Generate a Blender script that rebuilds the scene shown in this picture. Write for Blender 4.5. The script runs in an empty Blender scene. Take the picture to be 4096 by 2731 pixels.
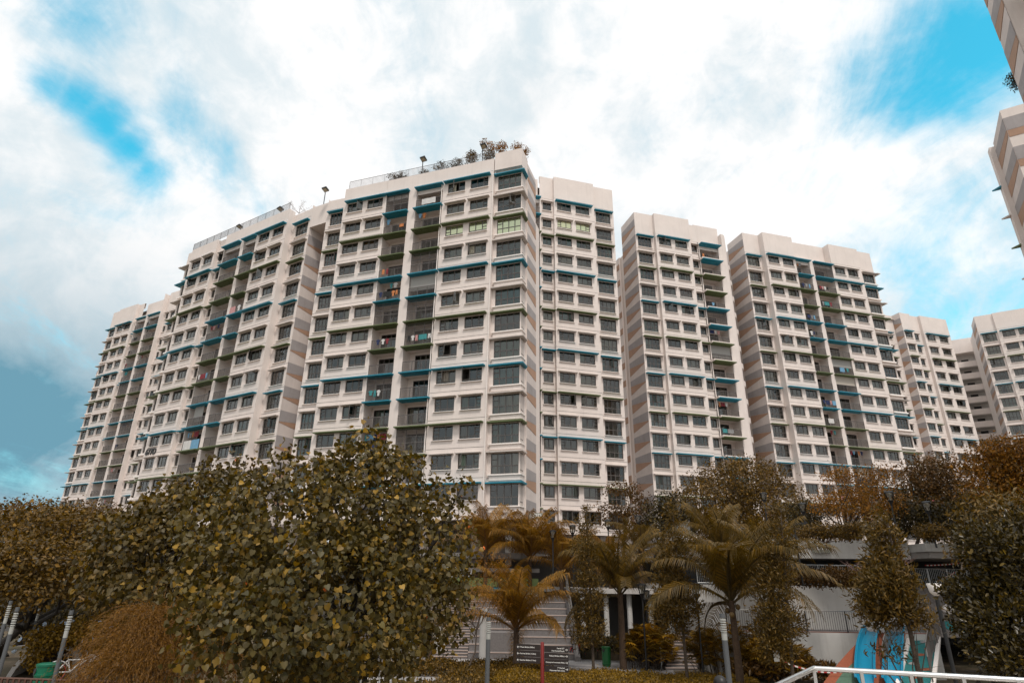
import bpy, bmesh, math, random
import numpy as np
from mathutils import Vector, Matrix, Euler
random.seed(7); RNG = np.random.default_rng(7)
R = math.radians
scene = bpy.context.scene
col = scene.collection

# ------------------------------------------------------------------ camera
FPX, PITCH, ROLL, CAMZ = 2403.7, R(21.7), R(0.83), 4.8
cam = bpy.data.cameras.new('camera'); camo = bpy.data.objects.new('camera', cam); col.objects.link(camo)
cam.sensor_width = 36.0; cam.lens = FPX / 4096 * 36.0; cam.clip_end = 5000; cam.clip_start = 0.1
camo.matrix_world = Matrix.Translation((0, 0, CAMZ)) @ Matrix.Rotation(math.pi / 2 + PITCH, 4, 'X') @ Matrix.Rotation(ROLL, 4, 'Z')
scene.camera = camo
scene.render.resolution_x = 1024; scene.render.resolution_y = 682

def ray(x, y):
    xc, yc = (x - 2048) / FPX, (1365.5 - y) / FPX
    c, s = math.cos(ROLL), math.sin(ROLL); xc, yc = c * xc - s * yc, s * xc + c * yc
    return Vector((xc, math.cos(PITCH) - yc * math.sin(PITCH), math.sin(PITCH) + yc * math.cos(PITCH)))
def at_z(x, y, z):                 # photo pixel -> point on the level z
    r = ray(x, y); t = (z - CAMZ) / r.z; return Vector((r.x * t, r.y * t, z))
def at_d(x, y, d):                 # photo pixel -> point at ground distance d
    r = ray(x, y); t = d / math.hypot(r.x, r.y); return Vector((r.x * t, r.y * t, CAMZ + r.z * t))
def at_y(x, y, Y):                 # photo pixel -> point at depth Y
    r = ray(x, y); t = Y / r.y; return Vector((r.x * t, Y, CAMZ + r.z * t))

# ------------------------------------------------------------------ sky and sun
SUN_EL, SUN_AZ = 58.0, 163.0       # azimuth clockwise from +Y (camera looks along +Y)
world = bpy.data.worlds.new('World'); scene.world = world; world.use_nodes = True
nt = world.node_tree; N = nt.nodes; L = nt.links
for n in list(N): N.remove(n)
def wn(t, **k):
    n = N.new(t)
    for a, b in k.items(): setattr(n, a, b)
    return n
def wmath(op, a, b=None, c=None, clamp=False):
    n = N.new('ShaderNodeMath'); n.operation = op; n.use_clamp = clamp
    for i, v in enumerate((a, b, c)):
        if v is None: continue
        if isinstance(v, (int, float)): n.inputs[i].default_value = v
        else: L.new(v, n.inputs[i])
    return n.outputs[0]
out = wn('ShaderNodeOutputWorld'); bg = wn('ShaderNodeBackground'); L.new(bg.outputs[0], out.inputs[0])
sky = wn('ShaderNodeTexSky'); sky.sky_type = 'NISHITA'; sky.sun_disc = False
sky.sun_elevation = R(SUN_EL); sky.sun_rotation = R(SUN_AZ); sky.ozone_density = 2.6; sky.air_density = 0.9; sky.dust_density = 0.4
tc = wn('ShaderNodeTexCoord'); sep = wn('ShaderNodeSeparateXYZ'); L.new(tc.outputs['Generated'], sep.inputs[0])
X, Y, Zc = sep.outputs
zz = wmath('MAXIMUM', Zc, 0.0)
den = wmath('ADD', zz, 0.22)
cmb = wn('ShaderNodeCombineXYZ'); L.new(wmath('DIVIDE', X, den), cmb.inputs[0]); L.new(wmath('DIVIDE', Y, den), cmb.inputs[1])
def noise(vec, scale, detail, rough, dist=0.0, loc=(0, 0, 0), sc=(1, 1, 1), rot=0.0):
    m = wn('ShaderNodeMapping'); m.inputs['Location'].default_value = loc; m.inputs['Scale'].default_value = sc
    m.inputs['Rotation'].default_value = (0, 0, rot); L.new(vec, m.inputs['Vector'])
    n = wn('ShaderNodeTexNoise'); n.inputs['Scale'].default_value = scale; n.inputs['Detail'].default_value = detail
    n.inputs['Roughness'].default_value = rough; n.inputs['Distortion'].default_value = dist
    L.new(m.outputs[0], n.inputs['Vector']); return n.outputs[0]
def stretch(n, lo, hi):
    r = wn('ShaderNodeMapRange'); L.new(n, r.inputs[0]); r.inputs[1].default_value = lo; r.inputs[2].default_value = hi; r.clamp = False; return r.outputs[0]
nA = stretch(noise(cmb.outputs[0], 1.3, 10, 0.62, 0.7, (3.1, 1.7, 0)), .32, .68)
nB = stretch(noise(cmb.outputs[0], 3.0, 10, 0.66, 0.9, (8.3, 4.2, 0), (1.0, 0.42, 1), R(-42)), .32, .68)     # drawn-out wisps
nC = stretch(noise(tc.outputs['Generated'], 4.6, 10, 0.60, 0.45, (1.3, 6.2, 2.2)), .32, .68)                # billows
nD = stretch(noise(tc.outputs['Generated'], 13.0, 8, 0.62, 0.5, (4.3, 2.2, 5.2)), .32, .68)                 # small billows
def lobe(px, py, w):               # soft cap round the direction of a cloud gap
    d = ray(px, py).normalized(); v = wn('ShaderNodeVectorMath', operation='DOT_PRODUCT')
    nrm = wn('ShaderNodeVectorMath', operation='NORMALIZE'); L.new(tc.outputs['Generated'], nrm.inputs[0])
    L.new(nrm.outputs[0], v.inputs[0]); v.inputs[1].default_value = d
    a = wmath('SUBTRACT', 1.0, v.outputs['Value'])
    return wmath('EXPONENT', wmath('MULTIPLY', a, -1.0 / (w * w * 0.5)))
gaps = None
for (px, py, w, k) in [(330, 40, .06, .70), (190, 340, .036, .80), (310, 400, .036, .86), (430, 490, .040, .92), (520, 590, .042, .95), (600, 690, .036, .85), (740, 480, .06, .52), (850, 600, .055, .56), (920, 690, .045, .62), (1030, 780, .05, .5), (3700, 370, .085, 1.05), (3800, 280, .10, 1.2), (3900, 160, .11, 1.2), (3990, 30, .11, 1.1), (3540, 420, .08, .62), (3420, 250, .08, .55), (3780, 900, .17, .56), (3480, 980, .13, .50), (3950, 1180, .15, .54), (3300, 800, .09, .52), (30, 2010, .09, .30), (260, 1960, .08, .2)]:
    g = wmath('MULTIPLY', lobe(px, py, w), k)
    gaps = g if gaps is None else wmath('SMOOTH_MAX', gaps, g, .12)
# cloud cover: most of the sky is closed; it tears open where the gaps are
wob = wmath('ADD', wmath('MULTIPLY', nA, .25), wmath('ADD', wmath('MULTIPLY', nB, .40), wmath('ADD', wmath('MULTIPLY', nC, .25), wmath('MULTIPLY', nD, .10))))
cov = wmath('SUBTRACT', wmath('ADD', wmath('MULTIPLY', wmath('SUBTRACT', wob, .5), 1.05), .98), wmath('MULTIPLY', gaps, 0.72))
mask = wn('ShaderNodeMapRange'); mask.interpolation_type = 'SMOOTHSTEP'; L.new(cov, mask.inputs[0])
mask.inputs[1].default_value = 0.10; mask.inputs[2].default_value = 0.86
# relief inside the cloud: bright crests, greyer bellies
shade = wn('ShaderNodeMapRange'); L.new(wmath('ADD', wmath('MULTIPLY', nC, .45), wmath('ADD', wmath('MULTIPLY', nA, .3), wmath('MULTIPLY', nD, .25))), shade.inputs[0])
shade.inputs[1].default_value = 0.22; shade.inputs[2].default_value = 0.66; shade.interpolation_type = 'SMOOTHSTEP'
cmix = wn('ShaderNodeMix', data_type='RGBA'); L.new(shade.outputs[0], cmix.inputs[0])
cmix.inputs[6].default_value = (7.0, 7.8, 8.2, 1); cmix.inputs[7].default_value = (10.0, 9.8, 9.7, 1)
belly = wmath('MULTIPLY', wmath('ADD', wmath('ADD', lobe(10, 1660, .19), wmath('MULTIPLY', lobe(250, 1750, .10), .5)), wmath('MULTIPLY', lobe(2120, 400, .06), .12)), wmath('ADD', .55, wmath('MULTIPLY', nC, .6)), clamp=True)
bmix = wn('ShaderNodeMix', data_type='RGBA'); L.new(belly, bmix.inputs[0]); L.new(cmix.outputs[2], bmix.inputs[6]); bmix.inputs[7].default_value = (1.5, 3.3, 4.3, 1)
tint = wn('ShaderNodeMix', data_type='RGBA', blend_type='MULTIPLY'); tint.inputs[0].default_value = 1.0
L.new(sky.outputs[0], tint.inputs[6]); tint.inputs[7].default_value = (0.70, 3.55, 2.8, 1)
hz = wn('ShaderNodeMapRange'); hz.interpolation_type = 'SMOOTHSTEP'; L.new(Zc, hz.inputs[0]); hz.inputs[1].default_value = 0.0; hz.inputs[2].default_value = .30; hz.inputs[3].default_value = 1.0; hz.inputs[4].default_value = 0.0
hmix = wn('ShaderNodeMix', data_type='RGBA'); L.new(hz.outputs[0], hmix.inputs[0]); L.new(tint.outputs[2], hmix.inputs[6]); hmix.inputs[7].default_value = (5.6, 8.0, 8.8, 1)      # pale air low over the horizon
smix = wn('ShaderNodeMix', data_type='RGBA'); L.new(mask.outputs[0], smix.inputs[0]); L.new(hmix.outputs[2], smix.inputs[6]); L.new(bmix.outputs[2], smix.inputs[7])
L.new(smix.outputs[2], bg.inputs[0]); bg.inputs[1].default_value = 0.1

sun = bpy.data.lights.new('sun', 'SUN'); sun.energy = 2.0; sun.angle = R(10); sun.color = (1.0, 0.93, 0.86)
suno = bpy.data.objects.new('sun', sun); col.objects.link(suno)
sd = Vector((math.sin(R(SUN_AZ)) * math.cos(R(SUN_EL)), math.cos(R(SUN_AZ)) * math.cos(R(SUN_EL)), math.sin(R(SUN_EL))))
suno.rotation_euler = sd.to_track_quat('Z', 'Y').to_euler()
scene.view_settings.view_transform = 'Standard'; scene.view_settings.look = 'None'
scene.view_settings.exposure = 0.12; scene.view_settings.gamma = 1.0
scene.view_settings.use_curve_mapping = False
if hasattr(scene, 'cycles'):
    scene.cycles.transparent_max_bounces = 10; scene.cycles.max_bounces = 5; scene.cycles.diffuse_bounces = 3; scene.cycles.glossy_bounces = 3

# ------------------------------------------------------------------ materials
MATS = {}
def mat(name, color, rough=0.6, metallic=0.0, var=0.0, vscale=3.0, bump=0.0, bscale=40.0, attr=False, streak=0.0, spec=0.5, emit=None, sheen=0.0, trans=0.0, color2=None, rust=0.0):
    if name in MATS: return MATS[name]
    m = bpy.data.materials.new(name); m.use_nodes = True; t = m.node_tree; b = t.nodes['Principled BSDF']
    b.inputs['Base Color'].default_value = (*color, 1); b.inputs['Roughness'].default_value = rough; b.inputs['Metallic'].default_value = metallic
    b.inputs['Specular IOR Level'].default_value = spec
    if trans: b.inputs['Subsurface Weight'].default_value = 0
    tcn = t.nodes.new('ShaderNodeTexCoord'); cur = None
    if attr:
        a = t.nodes.new('ShaderNodeAttribute'); a.attribute_name = 'col'; cur = a.outputs['Color']
    if var > 0:
        n = t.nodes.new('ShaderNodeTexNoise'); n.inputs['Scale'].default_value = vscale; n.inputs['Detail'].default_value = 6; n.inputs['Roughness'].default_value = .65
        g = t.nodes.new('ShaderNodeNewGeometry'); t.links.new(g.outputs['Position'], n.inputs['Vector'])
        r = t.nodes.new('ShaderNodeMapRange'); r.inputs[1].default_value = .3; r.inputs[2].default_value = .7
        r.inputs[3].default_value = 1 - var; r.inputs[4].default_value = 1 + var * .6; t.links.new(n.outputs[0], r.inputs[0])
        mx = t.nodes.new('ShaderNodeMix'); mx.data_type = 'RGBA'; mx.blend_type = 'MULTIPLY'; mx.inputs[0].default_value = 1
        if cur: t.links.new(cur, mx.inputs[6])
        elif color2:
            c2 = t.nodes.new('ShaderNodeMix'); c2.data_type = 'RGBA'; c2.inputs[6].default_value = (*color, 1); c2.inputs[7].default_value = (*color2, 1)
            n2 = t.nodes.new('ShaderNodeTexNoise'); n2.inputs['Scale'].default_value = vscale * .37; n2.inputs['Detail'].default_value = 5
            t.links.new(g.outputs['Position'], n2.inputs['Vector'])
            r2 = t.nodes.new('ShaderNodeMapRange'); r2.inputs[1].default_value = .4; r2.inputs[2].default_value = .6; t.links.new(n2.outputs[0], r2.inputs[0]); t.links.new(r2.outputs[0], c2.inputs[0])
            t.links.new(c2.outputs[2], mx.inputs[6])
        else: mx.inputs[6].default_value = (*color, 1)
        t.links.new(r.outputs[0], mx.inputs[7]); cur = mx.outputs[2]
    if streak > 0:                  # rain streaks running down
        g = t.nodes.new('ShaderNodeNewGeometry'); mp = t.nodes.new('ShaderNodeMapping'); mp.inputs['Scale'].default_value = (2.2, 2.2, 0.16)
        t.links.new(g.outputs['Position'], mp.inputs['Vector']); n = t.nodes.new('ShaderNodeTexNoise'); n.inputs['Scale'].default_value = 1.6; n.inputs['Detail'].default_value = 7; n.inputs['Roughness'].default_value = .7
        t.links.new(mp.outputs[0], n.inputs['Vector']); r = t.nodes.new('ShaderNodeMapRange'); r.inputs[1].default_value = .52; r.inputs[2].default_value = .75; r.inputs[3].default_value = 0; r.inputs[4].default_value = streak
        t.links.new(n.outputs[0], r.inputs[0]); mx = t.nodes.new('ShaderNodeMix'); mx.data_type = 'RGBA'; t.links.new(r.outputs[0], mx.inputs[0])
        if cur: t.links.new(cur, mx.inputs[6])
        else: mx.inputs[6].default_value = (*color, 1)
        mx.inputs[7].default_value = (color[0] * .45, color[1] * .43, color[2] * .4, 1); cur = mx.outputs[2]
    if cur: t.links.new(cur, b.inputs['Base Color'])
    if bump > 0:
        n = t.nodes.new('ShaderNodeTexNoise'); n.inputs['Scale'].default_value = bscale; n.inputs['Detail'].default_value = 5
        t.links.new(tcn.outputs['Object'], n.inputs['Vector']); bp = t.nodes.new('ShaderNodeBump'); bp.inputs['Strength'].default_value = bump; bp.inputs['Distance'].default_value = .05
        t.links.new(n.outputs[0], bp.inputs['Height']); t.links.new(bp.outputs[0], b.inputs['Normal'])
    if emit: b.inputs['Emission Color'].default_value = (*emit[:3], 1); b.inputs['Emission Strength'].default_value = emit[3]
    MATS[name] = m; return m
def leafmat(name, rough=.5, transl=.35):
    """leaf colour from the per-leaf attribute; some light passes through"""
    if name in MATS: return MATS[name]
    m = bpy.data.materials.new(name); m.use_nodes = True; t = m.node_tree; b = t.nodes['Principled BSDF']
    a = t.nodes.new('ShaderNodeAttribute'); a.attribute_name = 'col'; t.links.new(a.outputs['Color'], b.inputs['Base Color'])
    b.inputs['Roughness'].default_value = rough; b.inputs['Specular IOR Level'].default_value = .35
    tr = t.nodes.new('ShaderNodeBsdfTranslucent'); hs = t.nodes.new('ShaderNodeHueSaturation'); hs.inputs['Value'].default_value = 1.25; hs.inputs['Saturation'].default_value = 1.15
    t.links.new(a.outputs['Color'], hs.inputs['Color']); t.links.new(hs.outputs[0], tr.inputs['Color'])
    mx = t.nodes.new('ShaderNodeMixShader'); mx.inputs[0].default_value = transl; o = t.nodes['Material Output']
    t.links.new(b.outputs[0], mx.inputs[1]); t.links.new(tr.outputs[0], mx.inputs[2]); t.links.new(mx.outputs[0], o.inputs['Surface'])
    MATS[name] = m; return m
def glassmat(name, tintc, rough=.02, ior=1.55):
    if name in MATS: return MATS[name]
    m = bpy.data.materials.new(name); m.use_nodes = True; t = m.node_tree; t.nodes.remove(t.nodes['Principled BSDF']); o = t.nodes['Material Output']
    tr = t.nodes.new('ShaderNodeBsdfTransparent'); tr.inputs[0].default_value = (*tintc, 1)
    gl = t.nodes.new('ShaderNodeBsdfGlossy'); gl.inputs['Roughness'].default_value = rough; gl.inputs['Color'].default_value = (.9, .95, .95, 1)
    fr = t.nodes.new('ShaderNodeFresnel'); fr.inputs[0].default_value = ior; ad = t.nodes.new('ShaderNodeMath'); ad.operation = 'ADD'; ad.inputs[1].default_value = .035
    t.links.new(fr.outputs[0], ad.inputs[0]); mx = t.nodes.new('ShaderNodeMixShader'); t.links.new(ad.outputs[0], mx.inputs[0]); t.links.new(tr.outputs[0], mx.inputs[1]); t.links.new(gl.outputs[0], mx.inputs[2])
    t.links.new(mx.outputs[0], o.inputs['Surface']); MATS[name] = m; return m

WALL = mat('wall_paint', (.75, .665, .615), .75, var=.07, vscale=.5, streak=.16, bump=.04)
WALLG = mat('joint_groove', (.22, .20, .19), .9)
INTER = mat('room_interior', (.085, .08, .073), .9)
BLUE = mat('blue_paint', (.010, .215, .31), .55, var=.12, vscale=1.5)
GREEN = mat('green_paint', (.105, .135, .05), .6, var=.12, vscale=1.5)
LEDG = mat('ledge_concrete', (.60, .53, .485), .8, var=.18, vscale=1.2, streak=.3)
SILL = mat('sill_white', (.86, .79, .74), .6)
FRAME = mat('window_frame_bronze', (.105, .092, .082), .45)
RAIL = mat('railing_bronze', (.12, .105, .097), .45)
WALLS = mat('side_wall_shaded', (.64, .565, .525), .8, var=.1, vscale=.5, streak=.25)  # wall paint darkened: the side walls' shade is put into the colour
PGREY = mat('panel_grey', (.35, .32, .315), .8, var=.12, vscale=.8, streak=.28)
PTAN = mat('panel_tan', (.40, .245, .165), .8, var=.10, vscale=.8, streak=.15)
GLASS = glassmat('window_glass', (.52, .52, .48))
FILM = mat('reflective_film', (.55, .56, .36), .12, metallic=.8)
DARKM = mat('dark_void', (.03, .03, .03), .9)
CONC = mat('concrete', (.52, .49, .46), .85, var=.15, vscale=.9, streak=.25, bump=.05)
CURT = [mat('curtain_cream', (.62, .58, .47), .9), mat('curtain_white', (.70, .70, .66), .9), mat('curtain_sage', (.33, .42, .34), .9), mat('curtain_teal', (.14, .33, .33), .9),
        mat('curtain_grey', (.34, .33, .31), .9), mat('curtain_rust', (.42, .22, .13), .9), mat('curtain_taupe', (.45, .40, .34), .9)]

# ------------------------------------------------------------------ mesh helpers
class MB:
    def __init__(s): s.v = []; s.f = []; s.m = []; s.mats = []
    def mi(s, m):
        if m not in s.mats: s.mats.append(m)
        return s.mats.index(m)
    def quad(s, a, b, c, d, m): n = len(s.v); s.v += [a, b, c, d]; s.f.append((n, n + 1, n + 2, n + 3)); s.m.append(s.mi(m))
    def poly(s, pts, m): n = len(s.v); s.v += list(pts); s.f.append(tuple(range(n, n + len(pts)))); s.m.append(s.mi(m))
    def box(s, x0, x1, y0, y1, z0, z1, m, skip=''):
        n = len(s.v); s.v += [(x0, y0, z0), (x1, y0, z0), (x1, y1, z0), (x0, y1, z0), (x0, y0, z1), (x1, y0, z1), (x1, y1, z1), (x0, y1, z1)]
        F = {'b': (0, 3, 2, 1), 't': (4, 5, 6, 7), 'f': (0, 1, 5, 4), 'r': (1, 2, 6, 5), 'k': (2, 3, 7, 6), 'l': (3, 0, 4, 7)}
        i = s.mi(m)
        for k, q in F.items():
            if k not in skip: s.f.append(tuple(n + j for j in q)); s.m.append(i)
    def prism(s, pts, d, m):        # polygon extruded by the vector d
        n = len(s.v); k = len(pts); d = Vector(d); s.v += [tuple(p) for p in pts] + [tuple(Vector(p) + d) for p in pts]; i = s.mi(m)
        s.f.append(tuple(range(n, n + k))[::-1]); s.f.append(tuple(range(n + k, n + 2 * k))); s.m += [i, i]
        for j in range(k): s.f.append((n + j, n + (j + 1) % k, n + k + (j + 1) % k, n + k + j)); s.m.append(i)
    def tube(s, pts, r, m, seg=8, cap=True):
        pts = [Vector(p) for p in pts]; rr = r if isinstance(r, (list, tuple)) else [r] * len(pts); n0 = len(s.v); i = s.mi(m)
        up = None
        for k, p in enumerate(pts):
            t = (pts[min(k + 1, len(pts) - 1)] - pts[max(k - 1, 0)]).normalized()
            if up is None: up = Vector((0, 0, 1)) if abs(t.z) < .9 else Vector((1, 0, 0))
            a = t.cross(up)
            if a.length < 1e-4: a = t.cross(Vector((1, .3, .2)))
            a.normalize(); b = a.cross(t).normalized(); up = b
            for j in range(seg):
                an = 2 * math.pi * j / seg; q = p + a * math.cos(an) * rr[k] + b * math.sin(an) * rr[k]; s.v.append(tuple(q))
        for k in range(len(pts) - 1):
            for j in range(seg):
                a0 = n0 + k * seg + j; a1 = n0 + k * seg + (j + 1) % seg; s.f.append((a0, a1, a1 + seg, a0 + seg)); s.m.append(i)
        if cap:
            s.f.append(tuple(n0 + j for j in range(seg))[::-1]); s.f.append(tuple(n0 + (len(pts) - 1) * seg + j for j in range(seg))); s.m += [i, i]
    def lathe(s, prof, m, seg=20, c=(0, 0, 0)):
        n0 = len(s.v); i = s.mi(m)
        for r, z in prof:
            for j in range(seg): a = 2 * math.pi * j / seg; s.v.append((c[0] + r * math.cos(a), c[1] + r * math.sin(a), c[2] + z))
        for k in range(len(prof) - 1):
            for j in range(seg):
                a0 = n0 + k * seg + j; a1 = n0 + k * seg + (j + 1) % seg; s.f.append((a0, a1, a1 + seg, a0 + seg)); s.m.append(i)
        s.f.append(tuple(n0 + j for j in range(seg))[::-1]); s.f.append(tuple(n0 + (len(prof) - 1) * seg + j for j in range(seg))); s.m += [i, i]
    def mesh(s, name, smooth=False):
        me = bpy.data.meshes.new(name); me.from_pydata([tuple(v) for v in s.v], [], s.f)
        for m in s.mats: me.materials.append(m)
        me.polygons.foreach_set('material_index', s.m)
        if smooth: me.polygons.foreach_set('use_smooth', [True] * len(me.polygons)); me.set_sharp_from_angle(angle=R(40))
        me.update(); return me
    def build(s, name, parent=None, smooth=False, loc=None, rot=None): return link(name, s.mesh(name, smooth), parent, loc, rot)
def link(name, me, parent=None, loc=None, rot=None, scale=None, kind=None):
    o = bpy.data.objects.new(name, me); col.objects.link(o)
    if parent: o.parent = parent
    if loc is not None: o.location = loc
    if rot is not None: o.rotation_euler = rot
    if scale is not None: o.scale = scale
    if kind: o['kind'] = kind
    return o
def thing(name, label, cat, loc=(0, 0, 0), rotz=0.0, group=None):
    o = link(name, None, None, loc, (0, 0, rotz)); return tag(o, label, cat, group)
def tag(o, label, cat=None, group=None):
    o['label'] = label
    if cat: o['category'] = cat
    if group: o['group'] = group
    return o
def struct(o): o['kind'] = 'structure'; return o
VOIDC = mat('void_deck_shaded', (.24, .20, .175), .85, var=.1); SOFF = mat('soffit_brown', (.16, .125, .105), .85)  # void deck columns and cores coloured darker for the shade under the blocks
# ------------------------------------------------------------------ building kit
_wc = {}
def bars(mb, rects, y0, y1, m):
    for (a, b, c, d) in rects: mb.box(a, b, y0, y1, c, d, m)
def win_layout(t, w, h):
    """column edges, transom height and the column that carries the small louvre lights"""
    if t in ('P', 'Pm'):
        f = [0, .27, .635, 1]; tr = .20 * h; lo = 0
        if t == 'Pm': f = [0, .365, .73, 1]; lo = 2
    elif t in ('T', 'Tm'):
        f = [0, .235, .49, .745, 1]; tr = .40 * h; lo = 0
        if t == 'Tm': f = [1 - q for q in f][::-1]; lo = 3
    elif t == 'N': f = [0, .5, 1]; tr = .18 * h; lo = None
    else: f = [0, 1]; tr = .25 * h; lo = None
    return [(-w / 2 + w * q) for q in f], tr, lo
def win_parts(t, w, h):
    k = (t, round(w, 2), round(h, 2))
    if k in _wc: return _wc[k]
    xs, tr, lo = win_layout(t, w, h); b = .042
    mb = MB(); r = [(-w / 2, w / 2, 0, b * 1.5), (-w / 2, w / 2, h - b * 1.5, h), (-w / 2, -w / 2 + b * 1.5, b * 1.5, h - b * 1.5), (w / 2 - b * 1.5, w / 2, b * 1.5, h - b * 1.5)]
    for x in xs[1:-1]: r.append((x - b, x + b, b * 1.5, h - b * 1.5))
    bars(mb, r, 0, .07, FRAME)
    r2 = [(xs[i] + b * 1.2, xs[i + 1] - b * 1.2, tr - b, tr + b) for i in range(len(xs) - 1)]
    small = []
    if lo is not None:
        n = 3 if t[0] == 'P' else 2; hh = (h - tr) / n
        for j in range(1, n): r2.append((xs[lo] + b * 1.2, xs[lo + 1] - b * 1.2, tr + hh * j - b, tr + hh * j + b))
    bars(mb, r2, .006, .064, FRAME)
    fm = mb.mesh('window')
    big = []
    for i in range(len(xs) - 1):
        if i != lo: big.append((xs[i], xs[i + 1], tr, h))
    pm = MB(); pm.quad((-w / 2 + .02, .035, .02), (w / 2 - .02, .035, .02), (w / 2 - .02, .035, h - .02), (-w / 2 + .02, .035, h - .02), GLASS)
    sl = MB(); sl.quad((-w / 2 + .02, .035, .02), (w / 2 - .02, .035, .02), (w / 2 - .02, .035, tr), (-w / 2 + .02, .035, tr), GLASS)
    if lo is not None:
        a, c = xs[lo], xs[lo + 1]; sl.quad((a, .035, tr), (c, .035, tr), (c, .035, h - .02), (a, .035, h - .02), GLASS)
    bigm = []
    for (a, c, z0, z1) in big:
        q = MB(); q.quad((a + b, .035, z0 + b), (c - b, .035, z0 + b), (c - b, .035, z1 - b), (a + b, .035, z1 - b), GLASS); bigm.append(q.mesh('pane'))
    sm = MB(); sm.box(-w / 2 - .06, w / 2 + .06, -.17, .0, -.05, 0.0, SILL); sm = sm.mesh('sill')
    _wc[k] = (fm, pm.mesh('pane'), sl.mesh('small_panes'), bigm, sm, big); return _wc[k]
_cc = {}
def curtain_mesh(w, h, style, ci):
    k = (round(w, 2), round(h, 2), style, ci)
    if k in _cc: return _cc[k]
    mb = MB(); m = CURT[ci]
    if style == 'blind':
        n = int(h / .11)
        for j in range(n): z = h * j / n; mb.quad((-w / 2, 0, z), (w / 2, 0, z), (w / 2, .05, z + h / n * .82), (-w / 2, .05, z + h / n * .82), m)
    else:
        n = int(w / .07)
        spans = [(0, n)] if style == 'full' else ([(0, int(n * .3)), (int(n * .66), n)] if style == 'split' else [(0, int(n * .45))])
        for (a, b) in spans:
            for j in range(a, b):
                x0 = -w / 2 + w * j / n; x1 = -w / 2 + w * (j + 1) / n; y0 = .05 * math.sin(j * 1.9) + .02 * math.sin(j * .7); y1 = .05 * math.sin((j + 1) * 1.9) + .02 * math.sin((j + 1) * .7)
                mb.quad((x0, y0, 0), (x1, y1, 0), (x1, y1, h), (x0, y0, h), m)
    _cc[k] = mb.mesh('curtain'); return _cc[k]
_sc = {}
def sash_mesh(w, h, hinge):
    k = (round(w, 2), round(h, 2), hinge)
    if k in _sc: return _sc[k]
    mb = MB(); b = .05; s = 1 if hinge == 'l' else -1
    x0, x1 = (0, w) if s > 0 else (-w, 0)
    bars(mb, [(x0, x1, 0, b), (x0, x1, h - b, h), (x0, x0 + b, b, h - b), (x1 - b, x1, b, h - b)], -.02, .02, FRAME)
    p = MB(); p.quad((x0 + b, 0, b), (x1 - b, 0, b), (x1 - b, 0, h - b), (x0 + b, 0, h - b), GLASS)
    _sc[k] = (mb.mesh('open_sash'), p.mesh('pane')); return _sc[k]
_lc = {}
def ledge_mesh(w, d, m, th=.17):
    k = (round(w, 2), round(d, 2), m.name, th)
    if k not in _lc:
        mb = MB(); e = .10
        top = [(-w / 2, 0, th + .05), (w / 2, 0, th + .05), (w / 2 - e * 0, -d, th), (-w / 2, -d, th)]
        bot = [(-w / 2, 0, 0), (w / 2, 0, 0), (w / 2, -d, 0), (-w / 2, -d, 0)]
        V = bot + top; mb.v = V; i = mb.mi(m); mb.f = [(0, 1, 2, 3), (4, 7, 6, 5), (3, 2, 6, 7), (2, 1, 5, 6), (0, 3, 7, 4)]; mb.m = [i] * 5
        _lc[k] = mb.mesh('sun_ledge')
    return _lc[k]
_rc = {}
def rail_meshes(w, hgt=1.08, full=0.0):
    k = (round(w, 2), hgt, full)
    if k not in _rc:
        mb = MB(); mb.box(-w / 2, w / 2, -.03, .03, hgt - .06, hgt, RAIL); mb.box(-w / 2, w / 2, -.02, .02, .06, .10, RAIL)
        n = max(1, round(w / 1.1))
        H = full if full else hgt - .06
        for j in range(n + 1):
            x = -w / 2 + .025 + (w - .05) * j / n; mb.box(x - .022, x + .022, -.018, .018, 0, H - (0 if full else 0), RAIL)
        if full: mb.box(-w / 2, w / 2, -.021, .021, full - .05, full, RAIL); mb.box(-w / 2, w / 2, -.019, .019, hgt + .55, hgt + .60, RAIL)
        bb = MB(); nb = int(w / .11)
        for j in range(1, nb):
            x = -w / 2 + w * j / nb; bb.box(x - .012, x + .012, -.012, .012, .10, H, RAIL, skip='tb')
        _rc[k] = (mb.mesh('railing'), bb.mesh('railing_bars'))
    return _rc[k]
_dc = {}
def door_meshes(w, h, n):
    k = (round(w, 2), round(h, 2), n)
    if k not in _dc:
        mb = MB(); b = .04
        bars(mb, [(-w / 2, w / 2, 0, b), (-w / 2, w / 2, h - b * 1.5, h)] + [(-w / 2 + w * j / n - (b if j else 0), -w / 2 + w * j / n + (b if j < n else 0), b, h - b * 1.5) for j in range(n + 1)], 0, .06, FRAME)
        p = MB(); p.quad((-w / 2, .03, 0), (w / 2, .03, 0), (w / 2, .03, h), (-w / 2, .03, h), GLASS)
        _dc[k] = (mb.mesh('sliding_door'), p.mesh('pane'))
    return _dc[k]

def pat2(k, ph):  # windows: every second storey has a painted ledge
    i = (k - 1 - ph) % 4; return BLUE if i == 0 else (GREEN if i == 2 else None)
def pat4(k, ph=0): i = (k - 1 - ph) % 4; return BLUE if i < 2 else GREEN
FLOOR_TXT = ['top', 'second highest', 'third highest', 'fourth highest', 'fifth highest', 'sixth highest', 'seventh highest', 'eighth highest', 'ninth highest', 'tenth highest', 'eleventh highest', 'twelfth highest', 'thirteenth highest', 'fourteenth highest', 'fifteenth highest', 'lowest']

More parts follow.
